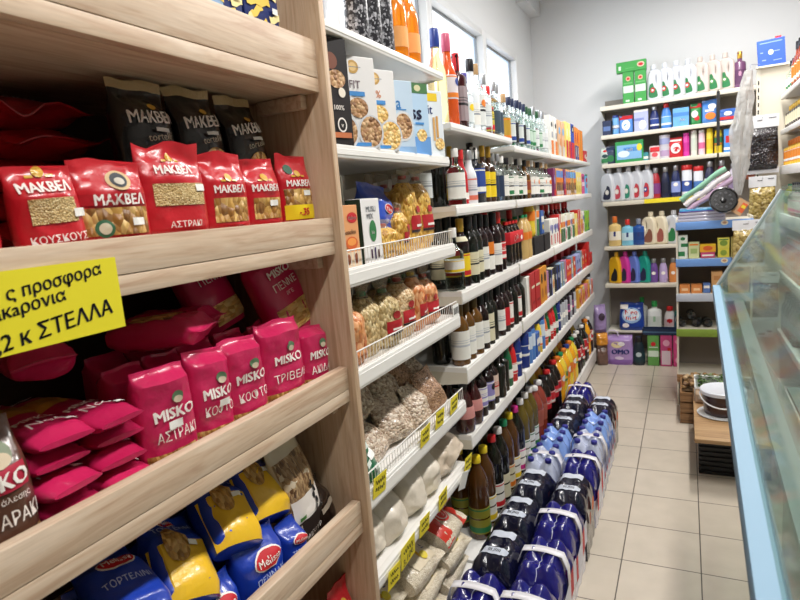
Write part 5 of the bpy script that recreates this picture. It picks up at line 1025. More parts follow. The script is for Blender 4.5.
# third row
Z3 = 1.842
big = bx(.235, .185, paper('#2f8f4c'), [('r', -.44, .44, .14, .82, paper('#7fb2dc')), ('r', -.2, .3, .5, .7, paper('#4f8fd0')), ('o', -.2, .40, .05, .03, paper('#d8e6ee')), ('o', .36, .66, .022, .032, paper('#e6d23a')), ('t', 'soft', .02, .6, .025, W_TX)], .10)
S3_ = [(-.665, pouch(.075, .15, .06, paper('#c8d4cc'), [('r', -.5, .5, .1, .35, LG), ('o', 0, .5, .025, .016, paper('#26454a')), ('o', 0, .8, .016, .01, LR)], 310), 'white and green soap pack overhanging the wall end', 'pack'),
 (-.615, pouch(.09, .16, .06, film('#33405e'), [('o', 0, .3, .03, .03, LG)], 311), 'dark blue pack behind the big green pack', 'pack'),
 (-.455, big, 'big green and blue wipes pack on the third end shelf', 'pack'),
 (-.318, bx(.04, .07, LTEAL, [('r', -.5, .5, .2, .5, LW)]), 'tiny teal box beside the big green pack', 'box'),
 (-.245, pouch(.095, .12, .05, paper('#e2d6d6'), [('r', -.4, .4, .55, .9, LR), ('o', 0, .35, .025, .02, paper('#d8505a'))], 312), 'white and red sachet pack on the third end shelf', 'pack'),
 (-.078, pouch(.115, .17, .06, film('#c8222c'), [('o', 0, .45, .04, .045, paper('#efe2e2')), ('o', .05, .4, .025, .02, LR), ('r', -.4, .4, .8, .9, W_TX)], 313), 'bright red pouch with white emblem', 'pouch'),
 (.005, bottle('can', .026, .195, plas('#d63aa4'), plas('#d63aa4'), paper('#c42c92'), (.2, .6), None, .9, 'spray_can'), 'magenta spray can next to the red pouch', 'spray can'),
 (.065, bottle('can', .026, .21, plas('#d9dccf'), CW, paper('#c9d2c4'), (.2, .7), None, .9, 'spray_can'), 'pale green-white spray can', 'spray can'),
 (.125, bottle('can', .026, .205, plas('#e6c6d2'), CW, LPK, (.25, .5), None, .9, 'spray_can'), 'white and pink spray can', 'spray can'),
 (.185, bottle('can', .026, .21, plas('#ecd23a'), CY, paper('#d9bc2e'), (.2, .6), None, .9, 'spray_can'), 'all yellow spray can', 'spray can'),
 (.250, bottle('can', .030, .185, plas('#e3c62e'), CY, LG, (.35, .75), LO, .9, 'spray_can'), 'yellow spray can with green and orange picture', 'spray can'),
 (.325, bx(.07, .19, paper('#4a90d8'), [('r', -.3, .4, .4, .7, LR), ('r', -.5, .5, .1, .2, W_TX)]), 'blue box with red patch behind the plastic bag roll', 'box')]
for x, o, lab, cat in S3_: at_end(o, x, Z3, lab, cat, group='soaps and sprays on the third end shelf', tilt=0)
for k in range(2):
    mb = MB(); z = .0; mb.lathe([(.038, 0), (.040, .004), (.044, .088), (.045, .09), (.045, .098), (.040, .1)], plas('#d9d9e2'), 18); o = mb.build('cream_tub'); mb = MB(); mb.lathe([(.0425, .02), (.0447, .07)], paper('#9aa2cc' if k else '#b9a0c4'), 18); mb.build('label', o)
    at_end(o, -.165, Z3+.1015*k, ['white tub with lilac band, lower of two stacked', 'white tub with blue band, upper of two stacked'][k], 'tub')
# fourth row: white bottles
Z4 = 1.500
G = 'white fabric wash jugs on the fourth end shelf'
for i, (x, c, c2) in enumerate(((-.645, '#2a2f48', LW), (-.560, '#c84a5c', LW), (-.480, '#2f8a70', LW), (-.400, '#c03a44', LW), (-.318, '#c83a44', LB))):
    at_end(jug(.10, .255, .062, JW, JW, False, paper(c), c2, mirror=-1), x, Z4, 'white fabric wash jug with %s label, %s from the corner' % (['dark', 'pink', 'green', 'dim red', 'red'][i], nth(i+1)), 'detergent jug', rz=-.5, group=G)
S4_ = [(-.243, 'deterg', .040, .265, '#a82a34', CSIL, '#7a3a7a', 'red softener bottle with grey cap'), (-.163, 'deterg', .038, .265, '#1d2440', CSIL, '#141a30', 'dark navy softener bottle, first of two'), (-.080, 'deterg', .040, .27, '#1f2a58', CSIL, '#8fa0d8', 'dark navy softener bottle with pale print'), (.008, 'can', .041, .265, '#dfe3ea', CR, '#3a56a0', 'white bleach bottle with red cap and blue print'), (.098, 'can', .038, .245, '#dfe3ea', CR, '#4a78b8', 'shorter white bleach bottle with red cap'), (.185, 'deterg', .042, .275, '#28294a', CSIL, '#c6c8e0', 'striped navy softener bottle'), (.275, 'deterg', .042, .275, '#8a2044', CSIL, '#d8a0b4', 'striped crimson softener bottle'), (.36, 'deterg', .036, .24, '#c9c2d0', CSIL, '#8a7a9a', 'pale softener bottle half behind the plastic roll')]
for x, k, r, h, c, cp_, lc, lab in S4_: at_end(bottle(k, r, h, plas(c), cp_, paper(lc), (.15, .5), W_TX if 'striped' in lab else None, .85, 'softener_bottle', ay=.75, ink=W_TX if 'striped' in lab else None, mark=W_TX if 'print' in lab else None), x, Z4, lab+' on the fourth end shelf', 'softener bottle', group='bottles on the fourth end shelf')
mb = MB(); mb.box(-.22, .22, -.001, .001, 0, .038, TY); o = mb.build('shelf_label'); o.location = (-.115, YF-.004, 1.463); tag(o, 'long yellow label strip on the fourth end shelf edge', 'shelf label')
# fifth row
Z5 = 1.090
S5_ = [(-.597, .055, .27, '#dcbf7c', '#e0742c', '#e9e2d2', 'beige softener bottle with orange cap'), (-.487, .052, .235, '#7cc0dc', '#d03a34', '#c8dfe8', 'light blue softener bottle with red cap'), (-.392, .050, .235, '#24509a', '#8a94a8', '#1c3f80', 'strong blue softener bottle')]
for x, r, h, c, cc, lc, lab in S5_: at_end(bottle('flask', r, h, plas(c), plas(cc), paper(lc), (.2, .5), None, .80, 'softener_bottle', 3, ay=.7, mark=paper('#2a3470')), x, Z5, lab+' on the fifth end shelf', 'softener bottle', group='softeners on the fifth end shelf')
for i, (x, m_) in enumerate(((-.300, JCR), (-.208, JCR), (-.112, JW), (-.02, JBE))):
    at_end(jug(.105, .245, .065, m_, m_, True, [paper('#8a5a4a'), paper('#a05a50'), LG, paper('#c9c2bc')][i], None, mirror=-1), x, Z5, '%s jug, %s after the blue softener on the fifth end shelf' % (['cream', 'cream', 'white green-labelled', 'pale grey'][i], nth(i+1)), 'detergent jug', rz=-.45, group='jugs on the fifth end shelf')
# sixth row
Z6 = .738
for i, (x, c, nm) in enumerate(((-.600, '#e3b01e', 'yellow'), (-.522, '#d23a9e', 'magenta'), (-.442, '#6a82d4', 'periwinkle blue'), (-.352, '#1f9c8a', 'teal'))):
    at_end(jug(.088, .245, .06, plas(c), plas(c), False, LBK if i == 0 else paper('#2a2c4a'), None, mirror=-1), x, Z6, '%s cleaner jug on the sixth end shelf' % nm, 'cleaner jug', rz=-.5, group='coloured jugs on the sixth end shelf')
for i, (x, c, nm) in enumerate(((-.270, '#6a4a92', 'violet'), (-.190, '#b9a6d4', 'lilac'), (-.108, '#d98a4a', 'orange'), (-.03, '#d870a4', 'pink'))):
    at_end(bottle('deterg', .037, .215, plas(c), CSIL, paper(c), (.15, .5), None, .84, 'freshener_bottle', ay=.7, mark=W_TX), x, Z6, 'slim %s freshener bottle with silver cap on the sixth end shelf' % nm, 'freshener bottle', group='fresheners on the sixth end shelf')
# floor goods at the foot of the end wall
ZF = .0455
def at_floor(o, x, y, z, lab, cat, rz=0, tilt=0, group=None): o.location = (x, y, z+.0008); o.rotation_euler = (tilt, 0, rz); return tag(o, lab, cat, group)
om = Bag(.24, .275, .11, film('#a88ac4'), 320, amp=.005, seal=.04, top=.85, bot=.03, n=4); om.rect(-.11, .11, .0, .05, paper('#8a62ac'), .002)
om.oval(-.02, .19, .05, .03, paper('#e6d6a8'), .002); om.oval(.02, .20, .03, .02, paper('#f0ecf0'), .0028); om.text('OMO', .01, .125, .045, paper('#1c2a6a'), .05, .15); om.oval(.0, .065, .04, .015, paper('#d8c8e4'), .003)
at_floor(om.mb.build('powder_bag'), -.565, 5.66, 0, 'large lilac OMO washing powder bag standing on the floor tiles'.replace('OMO ', ''), 'powder bag')
mb = MB(); mb.tube([(-.05, 0, 0), (-.045, 0, .035), (-.02, 0, .05), (.02, 0, .05), (.045, 0, .035), (.05, 0, 0)], .007, plas('#d9cfe4'), 8); o = mb.build('bag_grip'); o.parent = bpy.data.objects['powder_bag']; o.location = (-.06, -.02, .268)
at_floor(bottle('deterg', .052, .26, plas('#1c2c36'), CBK, paper('#16343c'), (.12, .5), None, .84, 'black_wash_bottle', ay=.7, mark=paper('#b9c8cc')), -.398, 5.64, 0, 'dark teal-black wash bottle standing on the floor by the lilac bag', 'detergent bottle')
bs_ = [(-.275, .095, .28, paper('#5f9a4e'), [('r', -.45, .45, .3, .5, GL), ('o', 0, .72, .02, .02, LR), ('r', -.4, .4, .6, .63, GL)], 'green detergent box standing on the floor'), (-.168, .095, .285, paper('#c84a84'), [('r', -.4, .35, .05, .5, paper('#e2cfda')), ('o', 0, .75, .028, .03, paper('#e8a8c4')), ('r', .1, .4, .5, .6, LR)], 'pink and white detergent box on the floor'), (-.055, .11, .285, paper('#d84a8a'), [('o', -.2, .8, .02, .02, paper('#e890b4')), ('o', .2, .65, .025, .03, paper('#efe0ea')), ('r', .1, .5, .3, .6, paper('#c22a4a')), ('o', -.1, .2, .03, .03, paper('#e8a0c0'))], 'strong pink floral detergent box on the floor')]
for x, w, h, b_, a_, lab in bs_: at_floor(carton(w, .08, h, b_, 'detergent_box', art=a_), x, 5.66, 0, lab, 'detergent box', group='detergent boxes on the floor')
neo = Bag(.22, .26, .10, film('#1d3f96'), 330, amp=.006, seal=.04, top=.8, n=3.5); neo.oval(.0, .14, .085, .075, paper('#9cc0e6'), .002); neo.oval(0, .145, .07, .058, paper('#e4ecf4'), .003)
neo.text('Neo', 0, .172, .045, paper('#c8222c'), .025, .13); neo.text('mat', 0, .122, .045, paper('#c8222c'), .025, .13); neo.rect(-.1, -.03, .20, .24, W_TX, .004); neo.oval(-.05, .045, .03, .022, W_TX, .004)
at_floor(neo.mb.build('powder_bag'), -.470, YF+.10, .2825, 'blue and white powder bag with red letters Neo mat', 'powder bag', tilt=-.1)
# the shelf board that carries it
ob = empty('floor_platform'); tag(ob, 'low cream platform carrying the blue powder bag and bleach bottles', 'platform')
mb = MB(); mb.rbox(-.68, -.01, YF+.035, YB-.06, .265, .282, CREAM_M, .002); mb.build('board', ob)
for x in (-.66, -.04):
    mb = MB(); mb.box(x, x+.02, YF+.05, YB-.08, .0455, .2645, CREAM_M); mb.build('leg', ob)
at_floor(bottle('flask', .062, .27, plas('#dfe4e2'), plas('#2f9a4e'), paper('#d2dcd4'), (.15, .5), None, .82, 'bleach_bottle', 3, ay=.7, mark=paper('#9ac0a0')), -.272, YF+.115, .2825, 'white bleach bottle with bright green cap', 'bleach bottle')
at_floor(bottle('deterg', .05, .22, plas('#e2e2e4'), CR, paper('#d6c0c4'), (.2, .5), None, .84, 'bleach_bottle', ay=.7, mark=LR), -.142, YF+.105, .2825, 'white bleach bottle with red cap beside the teal jug', 'bleach bottle')
at_floor(bottle('flask', .060, .255, plas('#1f6a62'), plas('#1f6a62'), paper('#1a5a66'), (.1, .6), None, .82, 'softener_bottle', 3, ay=.7, mark=LY), -.045, YF+.09, .2825, 'teal softener jug with yellow and red mark at the floor platform', 'softener bottle')
at_floor(bottle('flask', .05, .29, plas('#dfe4e2'), plas('#2f9a4e'), None, cz=.82, name='bleach_bottle', ay=.7, sq=3), -.385, YF+.21, .2825, 'second green capped bottle standing behind the blue powder bag', 'bleach bottle')
mb = MB(); T = .004
for a in ((-.15, .15, -.05, .05, 0, T), (-.15, .15, -.05, -.05+T, T, .055), (-.15, .15, .05-T, .05, T, .055), (-.15, -.15+T, -.05, .05, T, .055), (.15-T, .15, -.05, .05, T, .055)): mb.box(*a, paper('#1f2f4c'))
mb.box(-.14, .14, -.0508, -.0502, .02, .032, paper('#4a6a8a'))
at_floor(mb.build('display_tray'), -.215, 5.668, .287, 'navy cardboard tray lying over the floor boxes', 'tray')
# bundle in the corner: lilac pack, orange bag, wrapped goods
c1 = Bag(.115, .26, .09, film('#9a86b4'), 340, amp=.012, seal=.05); c1.oval(.0, .15, .03, .035, paper('#3a2a3c'), .004); at_floor(c1.mb.build('tissue_pack'), -.735, 5.66, .30, 'crumpled lilac pack in the corner beside the white shelf end', 'tissue pack', rz=.5)
mb = MB(); mb.rbox(-.790, -.692, 5.615, 5.735, 0, .295, paper('#5a4a42'), .004); o = mb.build('cardboard_box'); tag(o, 'brown corner box under the crumpled lilac pack', 'box')
c2 = Bag(.105, .115, .07, mat('#d8902c', .2, coat=.6, bump=.5, bscale=25), 341, amp=.012, seal=.06); at_floor(c2.mb.build('snack_bag'), -.712, 5.590, .19, 'shiny orange snack bag hanging by the corner', 'snack bag', rz=.3)
c3 = Bag(.10, .19, .06, mat('#6a5046', .2, coat=.6, bump=.5, bscale=25), 342, amp=.012, seal=.05); at_floor(c3.mb.build('snack_bag'), -.712, 5.585, .0, 'brown wrapped bag below the orange one', 'snack bag', rz=.3)
# ------------------------------------------------------------------ stand with blue edges, panel and hanging bags
BLUEE = mat('#6f9ad8', .35, coat=.2); GREYE = mat('#b9c0cc', .35); GREENE = mat('#7f9a3c', .45)
st = empty('grocery_stand'); tag(st, 'tall narrow stand with blue shelf edges right of the detergents'.replace('right of', 'in front of'), 'shelf unit')
SX0, SX1, SY0, SY1 = -.066, .405, 4.60, 4.93
mb = MB(); mb.box(SX0, SX0+.012, SY0, SY1, 0, 1.36, CREAM_M); mb.build('side_panel', st)
mb = MB(); mb.box(SX1-.012, SX1, SY0, SY1, 0, 1.36, CREAM_M); mb.build('side_panel', st)
mb = MB(); mb.box(SX0+.0125, SX1-.0125, SY1-.012, SY1, .02, 1.36, mat('#8a8078', .6)); mb.build('back_panel', st)
for zt, em in ((1.342, BLUEE), (1.082, BLUEE), (.832, GREYE), (.575, GREENE), (.235, CRATEW)):
    mb = MB(); mb.box(SX0+.013, SX1-.013, SY0+.002, SY1-.013, zt-.018, zt-.001, CREAM_M); s = mb.build('shelf', st)
    mb = MB(); mb.rbox(SX0-.002, SX1+.002, SY0-.016, SY0-.001, zt-.055, zt, em, .003)
    if em is BLUEE: oval_on(mb, lambda x, z: (x, SY0-.0172, z), .235, zt-.018, .022, .017, paper('#d9cfb4')); oval_on(mb, lambda x, z: (x, SY0-.018, z), .235, zt-.018, .012, .008, paper('#b98a6a'))
    mb.build('edge_strip', s)
def ost(o, x, z, lab, cat, y=4.66, rz=0, group=None, tilt=0): o.location = (x, y, z+.0008); o.rotation_euler = (tilt, 0, rz); return tag(o, lab, cat, group)
# shelf two
G = 'small boxes on the blue-edged shelf'
for x, w, h, z, b_, a_, lab in ((-.022, .06, .165, 1.082, paper('#dfe6dc'), [('r', -.5, .2, .1, .3, LG), ('r', -.2, .5, .5, .65, LG), ('o', 0, .85, .015, .012, LG)], 'tall white box with green leaves at the stand edge'),
        (.048, .068, .112, 1.082, paper('#c9cf9a'), [('r', -.3, .3, .3, .6, paper('#9ab06a')), ('r', -.4, .4, .8, .9, LO)], 'pale green tea box beside the tall white one'),
        (.135, .088, .038, 1.082, paper('#c84a78'), [('r', -.4, .4, .3, .6, W_TX)], 'flat pink box under the orange-yellow one'), (.135, .10, .055, 1.1208, paper('#e9a82e'), [('o', 0, .5, .03, .016, paper('#d8602a')), ('r', -.5, .5, .85, 1, LY)], 'orange-yellow box lying on the flat pink one'),
        (.232, .07, .062, 1.082, paper('#dccf4a'), [('o', 0, .5, .02, .02, paper('#8aa03a'))], 'lower yellow-green box of the stacked pair'), (.232, .072, .070, 1.1448, paper('#e0d65a'), [('o', 0, .5, .024, .02, paper('#7f9a3c')), ('r', -.4, .4, .8, .9, LG)], 'upper yellow-green box of the stacked pair'),
        (.312, .07, .135, 1.082, paper('#d9c97a'), [('r', -.4, .4, .3, .5, LO)], 'yellowish box half behind the lower olives bag')):
    ost(carton(w, .07, h, b_, 'grocery_box', art=a_), x, z, lab, 'box', group=G)
G = 'goods on the grey-edged stand shelf'
for x, w, h, b_, a_, lab in ((-.012, .068, .058, paper('#d98a4a'), [('r', -.3, .3, .3, .6, paper('#f0c89a'))], 'small orange box, first on the grey-edged shelf'), (.064, .068, .058, paper('#d98a4a'), [('r', -.3, .3, .3, .6, paper('#f0c89a'))], 'small orange box, second on the grey-edged shelf'), (.128, .045, .065, paper('#5a7ab8'), [('r', -.4, .4, .5, .8, W_TX)], 'small blue box beside the two orange ones'), (.192, .068, .15, paper('#cfa06a'), [('r', -.3, .3, .6, .8, paper('#b9804a'))], 'tall tan box in the middle of the grey-edged shelf'), (.325, .13, .185, paper('#dfb04a'), [('r', -.45, .45, .55, .8, paper('#e9c95a')), ('r', -.45, .45, .08, .4, paper('#d99a5a')), ('o', 0, .86, .03, .012, GRNP)], 'wide yellow pack by the dried fruit bag')):
    ost(carton(w, .07, h, b_, 'grocery_box', art=a_), x, .832, lab, 'box', group=G)
G = 'black bottles lying on the green-edged shelf'
for i, (x, z, rz) in enumerate(((-.03, .575, .2), (.06, .575, -.15), (.14, .575, .1), (.03, .632, .05))):
    o = bottle('wine', .028, .20, mat('#181a1c', .12, coat=.8), CBK, paper('#3a4040'), (.2, .45), None, .82, 'lying_bottle'); o.location = (x, 4.66, z+.0295); o.rotation_euler = (-PI/2, 0, rz); tag(o, 'black bottle lying neck inward on the green-edged shelf, %s from the stand edge' % nth([1, 3, 4, 2][i]), 'bottle', G)
ost(carton(.05, .05, .035, paper('#d8824a'), 'grocery_box'), .225, .575, 'tiny orange box on the green-edged shelf', 'box'); 
# wooden crate and nuts at the foot of the stand
def crate(name, x0, x1, y0, y1, z0, z1, m, n=3, lab='', cat='crate'):
    o = empty(name, (0, 0, 0)); tag(o, lab, cat); h = (z1-z0)/n
    for i in range(n):
        za, zb = z0+i*h+.004, z0+(i+1)*h-.006
        mb = MB(); mb.box(x0, x1, y0, y0+.010, za, zb, m); mb.box(x0, x1, y1-.010, y1, za, zb, m); mb.box(x0, x0+.010, y0+.0105, y1-.0105, za, zb, m); mb.box(x1-.010, x1, y0+.0105, y1-.0105, za, zb, m); mb.build('slat_ring', o)
    for x in (x0+.0102, x1-.0302):
        for y in (y0+.0102, y1-.0302): mb = MB(); mb.box(x, x+.02, y, y+.02, z0, z1, m); mb.build('corner_post', o)
    mb = MB(); mb.box(x0+.012, x1-.012, y0+.012, y1-.012, z0+.001, z0+.010, m); mb.build('bottom_board', o)
    return o
crate('wooden_crate', -.045, .33, 4.22, 4.575, .0, .225, CRATEW, 3, 'brown wooden crate on the floor in front of the stand')
mb = MB(); r = random.Random(3)
mb.box(-.03, .315, 4.235, 4.56, .227, .232, paper('#5a4630')); NUT = [mat(c, .55, bump=.4, bscale=120) for c in ('#8a6a42', '#a5845a', '#6f5236', '#c2a680')]
for i in range(90):
    x, y = r.uniform(-.02, .30), r.uniform(4.25, 4.54); mb.ball((x, y, .245+.03*r.random()), (.017, .019, .015), NUT[i % 4], 7, 5)
o = mb.build('walnut_heap'); tag(o, 'heap of brown walnuts and onions in the wooden crate'.replace(' and onions', ''), 'nuts', kind='stuff')
# goods lying on top of the stand
pk = empty('plastic_bag_pack', (.095, 4.75, 1.3425)); tag(pk, 'stack of clear plastic bags with blue edge on top of the stand', 'plastic bags')
CL = mat('#b9b6c4', .2, coat=.6, bump=.3, bscale=20); 
for i in range(4):
    mb = MB(); mb.rbox(-.150+.004*i, .150-.003*i, -.135, .13, .0215*i, .0215*i+.0205, CL if i < 3 else mat('#4a9ac8', .3, coat=.4), .006)
    if i == 3: mb.box(-.14, .14, -.1362, -.1352, .0215*i+.002, .0215*i+.006, paper('#7a4aa8'))
    mb.build('bag_bundle', pk)
G = 'rolled tablecloths leaning on the plastic bags'
for i, (c, off, lab) in enumerate((('#7fae94', .0, 'green rolled tablecloth leaning up, outermost of three'), ('#e3dfe2', -.034, 'white rolled tablecloth leaning between the green and lilac ones'), ('#b49ab4', -.068, 'lilac rolled tablecloth lying lowest of the three'))):
    mb = MB(); m_ = mat(c, .4, coat=.2, bump=.2, bscale=30)
    pts = [(-.17+.34*k/8, .0, .004*math.sin(k*1.3)) for k in range(9)]; mb.tube(pts, [.019+.002*math.sin(k*2) for k in range(9)], m_, 12); mb.tube([(.1705, 0, 0), (.171, 0, 0)], .010, paper('#8a8488'), 10)
    o = mb.build('tablecloth_roll'); o.location = (.105+.025*i, 4.64, 1.590+off*1.05); o.rotation_euler = (0, -.62, 0); tag(o, lab, 'tablecloth', G)
mb = MB(); mb.lathe([(.084, 0), (.088, .004), (.088, .016), (.080, .019), (.076, .010), (.02, .010), (.018, .022), (.010, .024)], mat('#141416', .25, coat=.4), 32)
for k in range(10):
    a = 2*PI*k/10; mb.lathe([(.009, .0105), (.008, .013)], mat('#3a3a3e', .3), 8, c=(.05*math.cos(a), .05*math.sin(a), 0))
o = mb.build('round_black_dish'); o.location = (.225, 4.545, 1.475); o.rotation_euler = (1.25, 0, .1); tag(o, 'round black dish with ringed dots hanging before the stand top', 'dish')
mb = MB(); mb.rbox(-.035, .035, -.001, .001, -.05, .05, paper('#c9a27a'), .0006, seg=1); mb.box(.0, .034, -.0018, -.0012, -.03, .035, paper('#d8643a')); mb.box(.005, .03, -.0024, -.0018, .0, .02, paper('#ecd23a'))
o = mb.build('cardboard_tag'); o.location = (.322, 4.535, 1.425); o.rotation_euler = (0, .6, 0); tag(o, 'tan cardboard tag with orange and yellow print by the black dish', 'tag')
# panel with slots
pn = empty('slotted_panel'); tag(pn, 'cream slotted display panel behind the hanging olive bags', 'panel')
mb = MB(); mb.box(.478, 1.05, 5.035, 5.05, 0, 2.36, mat('#d5cdbc', .5)); mb.build('board', pn)
mb = MB(); mb.box(.455, .478, 5.025, 5.06, 0, 2.36, CREAM_M)
for k in range(40): mb.box(.4625, .4705, 5.0238, 5.0252, .30+.05*k, .328+.05*k, mat('#1c1a18', .7))
mb.build('slotted_upright', pn)
mb = MB(); mb.box(.45, 1.05, 5.004, 5.06, 2.3605, 2.372, CREAM_M); mb.build('cap_rail', pn)
fo = carton(.165, .02, .175, paper('#2f56b4'), 'blue_folder', art=[('r', -.4, .4, .86, .9, paper('#7f9ad8')), ('o', -.02, .50, .016, .018, paper('#c9d2e8')), ('r', -.35, -.2, .2, .24, paper('#8aa2dc')), ('r', .1, .3, .5, .53, paper('#8aa2dc')), ('r', -.4, -.3, .5, .54, paper('#8aa2dc')), ('r', .05, .36, .15, .18, paper('#8aa2dc'))])
fo.location = (.545, 5.03, 2.3727); fo.rotation_euler = (-.06, -.05, 0); tag(fo, 'blue folder with pale emblem standing on top of the slotted panel', 'folder')
mb = MB(); mb.box(-.018, .018, -.004, .004, 0, .012, LR); o = mb.build('tape_flag'); o.parent = fo; o.location = (.045, 0, .176)
# hanging bags
def hang(name, w, h, food, seed, x, y, ztop, lab, cat, d=.06, foot=True):
    b = Bag(w, h*.80, d, food, seed, rag=.01, amp=.007, seal=.02, top=.80, n=2.6, bot=.2)
    o = b.mb.build(name)
    mb = MB(); mb.rbox(-w*.5, w*.5, -.004, .004, h*.80-.010, h, paper('#dedfe2'), .001, seg=1); mb.box(-.03, .0, -.0058, -.0044, h*.90, h*.915, INK); mb.box(w*.2, w*.42, -.0058, -.0044, h*.93, h*.945, paper('#5a5e66')); mb.build('header_card', o)
    if foot: mb = MB(); mb.rbox(-w*.52, w*.52, -.003, .003, -.028, .012, paper('#c9c9cc'), .001, seg=1); mb.build('bottom_seam', o)
    mb = MB(); mb.tube([(0, (5.022 if y > 4.6 else 4.582)-y, h*.955), (0, -.012, h*.955), (0, -.020, h*.975)], .0022, CSIL, 6); mb.build('hook', o)
    o.location = (x, y, ztop-h); return tag(o, lab, cat, 'bags hanging on the slotted panel')
hang('olive_bag', .20, .37, OLIVEB, 401, .478, 4.90, 2.03, 'hanging bag of black olives, topmost on the slotted panel', 'olives')
hang('olive_bag', .165, .325, OLIVEG, 402, .480, 4.86, 1.615, 'hanging bag of green-brown olives below the black ones', 'olives', .07)
hang('olive_bag', .187, .285, OLIVEG, 403, .372, 4.535, 1.336, 'hanging bag of pale green olives in front of the stand', 'olives', .07)
hang('dried_fruit_bag', .175, .32, DRIED, 404, .495, 4.80, .945, 'hanging bag of dark dried fruit, lowest on the slotted panel', 'dried fruit', .05)
mb = MB(); mb.rbox(-.075, .075, -.002, .002, 0, .14, paper('#e0e0de'), .001, seg=1); mb.box(-.02, .02, -.0032, -.0022, .02, .035, paper('#7a5a3a')); mb.box(.035, .065, -.0032, -.0022, .04, .055, paper('#5a5e66'))
o = mb.build('paper_card'); o.location = (.50, 4.995, .43); tag(o, 'white card with small dark prints under the dried fruit bag', 'card')
o = hang('spice_packet', .075, .10, mat('#b8644a', .35, coat=.3, bump=.4, bscale=40), 405, .405, 4.97, 1.70, 'small red-brown packet between the black and green olive bags', 'packet', .03, False)
# long hanging bunch of clear bags
PLG = mat('#c2c1be', .18, coat=.6, bump=1, bscale=30, alpha=.62)
vs = []; fs = []; nu, nv = 40, 70; mb = MB()
for j in range(nv+1):
    t = j/nv; z = 1.50+.80*t; cx = .318+.052*t**1.6; rx = (.072*(1-t)**.55*(.55+.9*t)+.016)*(1 if t > .06 else .8+3*t); rx = .014+.044*math.sin(PI*min(1, (1-t)*.95)+.12)**.8
    for i in range(nu):
        a = 2*PI*i/nu; q = 1+.35*noise.noise(Vector((math.cos(a)*2, math.sin(a)*2, z*5)))+.30*noise.noise(Vector((math.cos(a)*4.5, math.sin(a)*4.5, z*11)))
        vs.append((cx+rx*q*math.cos(a), 4.62+.55*rx*q*math.sin(a), z))
for j in range(nv):
    for i in range(nu): i2 = (i+1) % nu; fs.append((j*nu+i, j*nu+i2, (j+1)*nu+i2, (j+1)*nu+i))
mb.add(vs, fs, PLG); o = mb.build('plastic_bag_bunch'); tag(o, 'long grey bunch of clear plastic bags hanging before the end shelves', 'plastic bags')
mb = MB(); mb.tube([(.372, 4.62, 2.285), (.40, 4.80, 2.36), (.47, 5.0, 2.385)], .0025, CSIL, 6); mb.build('hanging_wire', o)
# ------------------------------------------------------------------ shelf run on the other side
ro = empty('drinks_shelf_run'); tag(ro, 'white shelf run of jars and bottles opposite the window wall', 'shelf unit')
RX, RY0, RY1 = .600, 3.95, 5.0
mb = MB(); mb.box(1.03, 1.045, RY0, RY1, 0, 2.4, BACKP); mb.build('back_panel', ro)
for y in (RY0, RY1-.012): mb = MB(); mb.box(1.0, 1.028, y, y+.010, 0, 2.3, CREAM_M); mb.build('upright', ro)
RS = [(2.125, 2.155), (1.885, 1.92), (1.615, 1.675), (1.262, 1.345), (.875, .935), (.45, .50)]
for zb, zt in RS:
    mb = MB(); mb.box(RX+.002, 1.0, RY0, RY1, zt-.02, zt-.003, WHITE_M); s = mb.build('shelf', ro)
    mb = MB(); mb.rbox(RX-.002, RX+.020, RY0, RY1, zb, zt, WHITE_M, .003); mb.build('price_rail', s)
    mb = MB(); y = RY1-.002; vs = [(1.0, y, zt-.004), (RX+.02, y, zt-.004), (RX+.02, y, zb+.002), (1.0, y, zb-.05)]; mb.add([(p[0], p[1]-.001, p[2]) for p in vs]+[(p[0], p[1]+.001, p[2]) for p in vs], [(3,2,1,0), (4,5,6,7), (0,1,5,4), (1,2,6,5), (2,3,7,6), (3,0,4,7)], CREAM_M); mb.build('bracket', s)
mb = MB(); mb.rbox(RX+.01, 1.0, RY0, RY1, 0, .12, CREAM_M, .003); mb.build('base_plinth', ro)
def rr(lv, mk, ys, look, cat, x=.652, z=None, dz=0):
    pr = Proto(mk)
    for i, y in enumerate(ys): pr.place((x, y, RS[lv][1]-.002+dz), (0, 0, -PI/2), '%s, %s from the slotted panel' % (look, nth(i+1)), cat, look+'s opposite')
rr(0, lambda: bottle('tall', .040, .28, mat('#8a3a1c', .12, coat=.7), CBK, LO, (.12, .5), LW, .84, 'liqueur_bottle'), [4.66, 4.56, 4.46, 4.36], 'amber bottle with orange label on the top opposite shelf', 'bottle')
rr(0, lambda: bottle('spirit', .034, .21, CLRG, CBK, LW, (.12, .5), LG, .84, 'spirit_bottle'), [4.93, 4.84, 4.755], 'pale bottle with white label on the top opposite shelf', 'bottle')
rr(1, lambda: bottle('flask', .036, .15, mat('#3a2a1c', .1, coat=.8), CGO, LCR, (.2, .6), None, .80, 'sauce_jar'), [4.93, 4.845, 4.76, 4.675, 4.59, 4.505, 4.42], 'brown jar with gold lid', 'jar')
rr(2, lambda: bottle('flask', .042, .165, plas('#e3b23a'), LO, paper('#e0862a'), (.15, .6), LW, .80, 'mustard_bottle'), [4.92, 4.825, 4.73, 4.635, 4.54, 4.445, 4.35], 'yellow squeeze bottle with orange label', 'bottle')
rr(3, lambda: bottle('pet', .036, .20, mat('#c9cf3a', .15, coat=.6), CG, LG, (.35, .62), None, .93, 'lemon_juice_bottle'), [4.92, 4.83], 'yellow-green juice bottle with green cap', 'bottle')
rr(3, lambda: bottle('spirit', .036, .21, CLRG, CBK, LW, (.12, .5), LPK, .86, 'vinegar_bottle'), [4.735, 4.65, 4.565, 4.48, 4.395, 4.31], 'clear vinegar bottle with pale label', 'bottle')
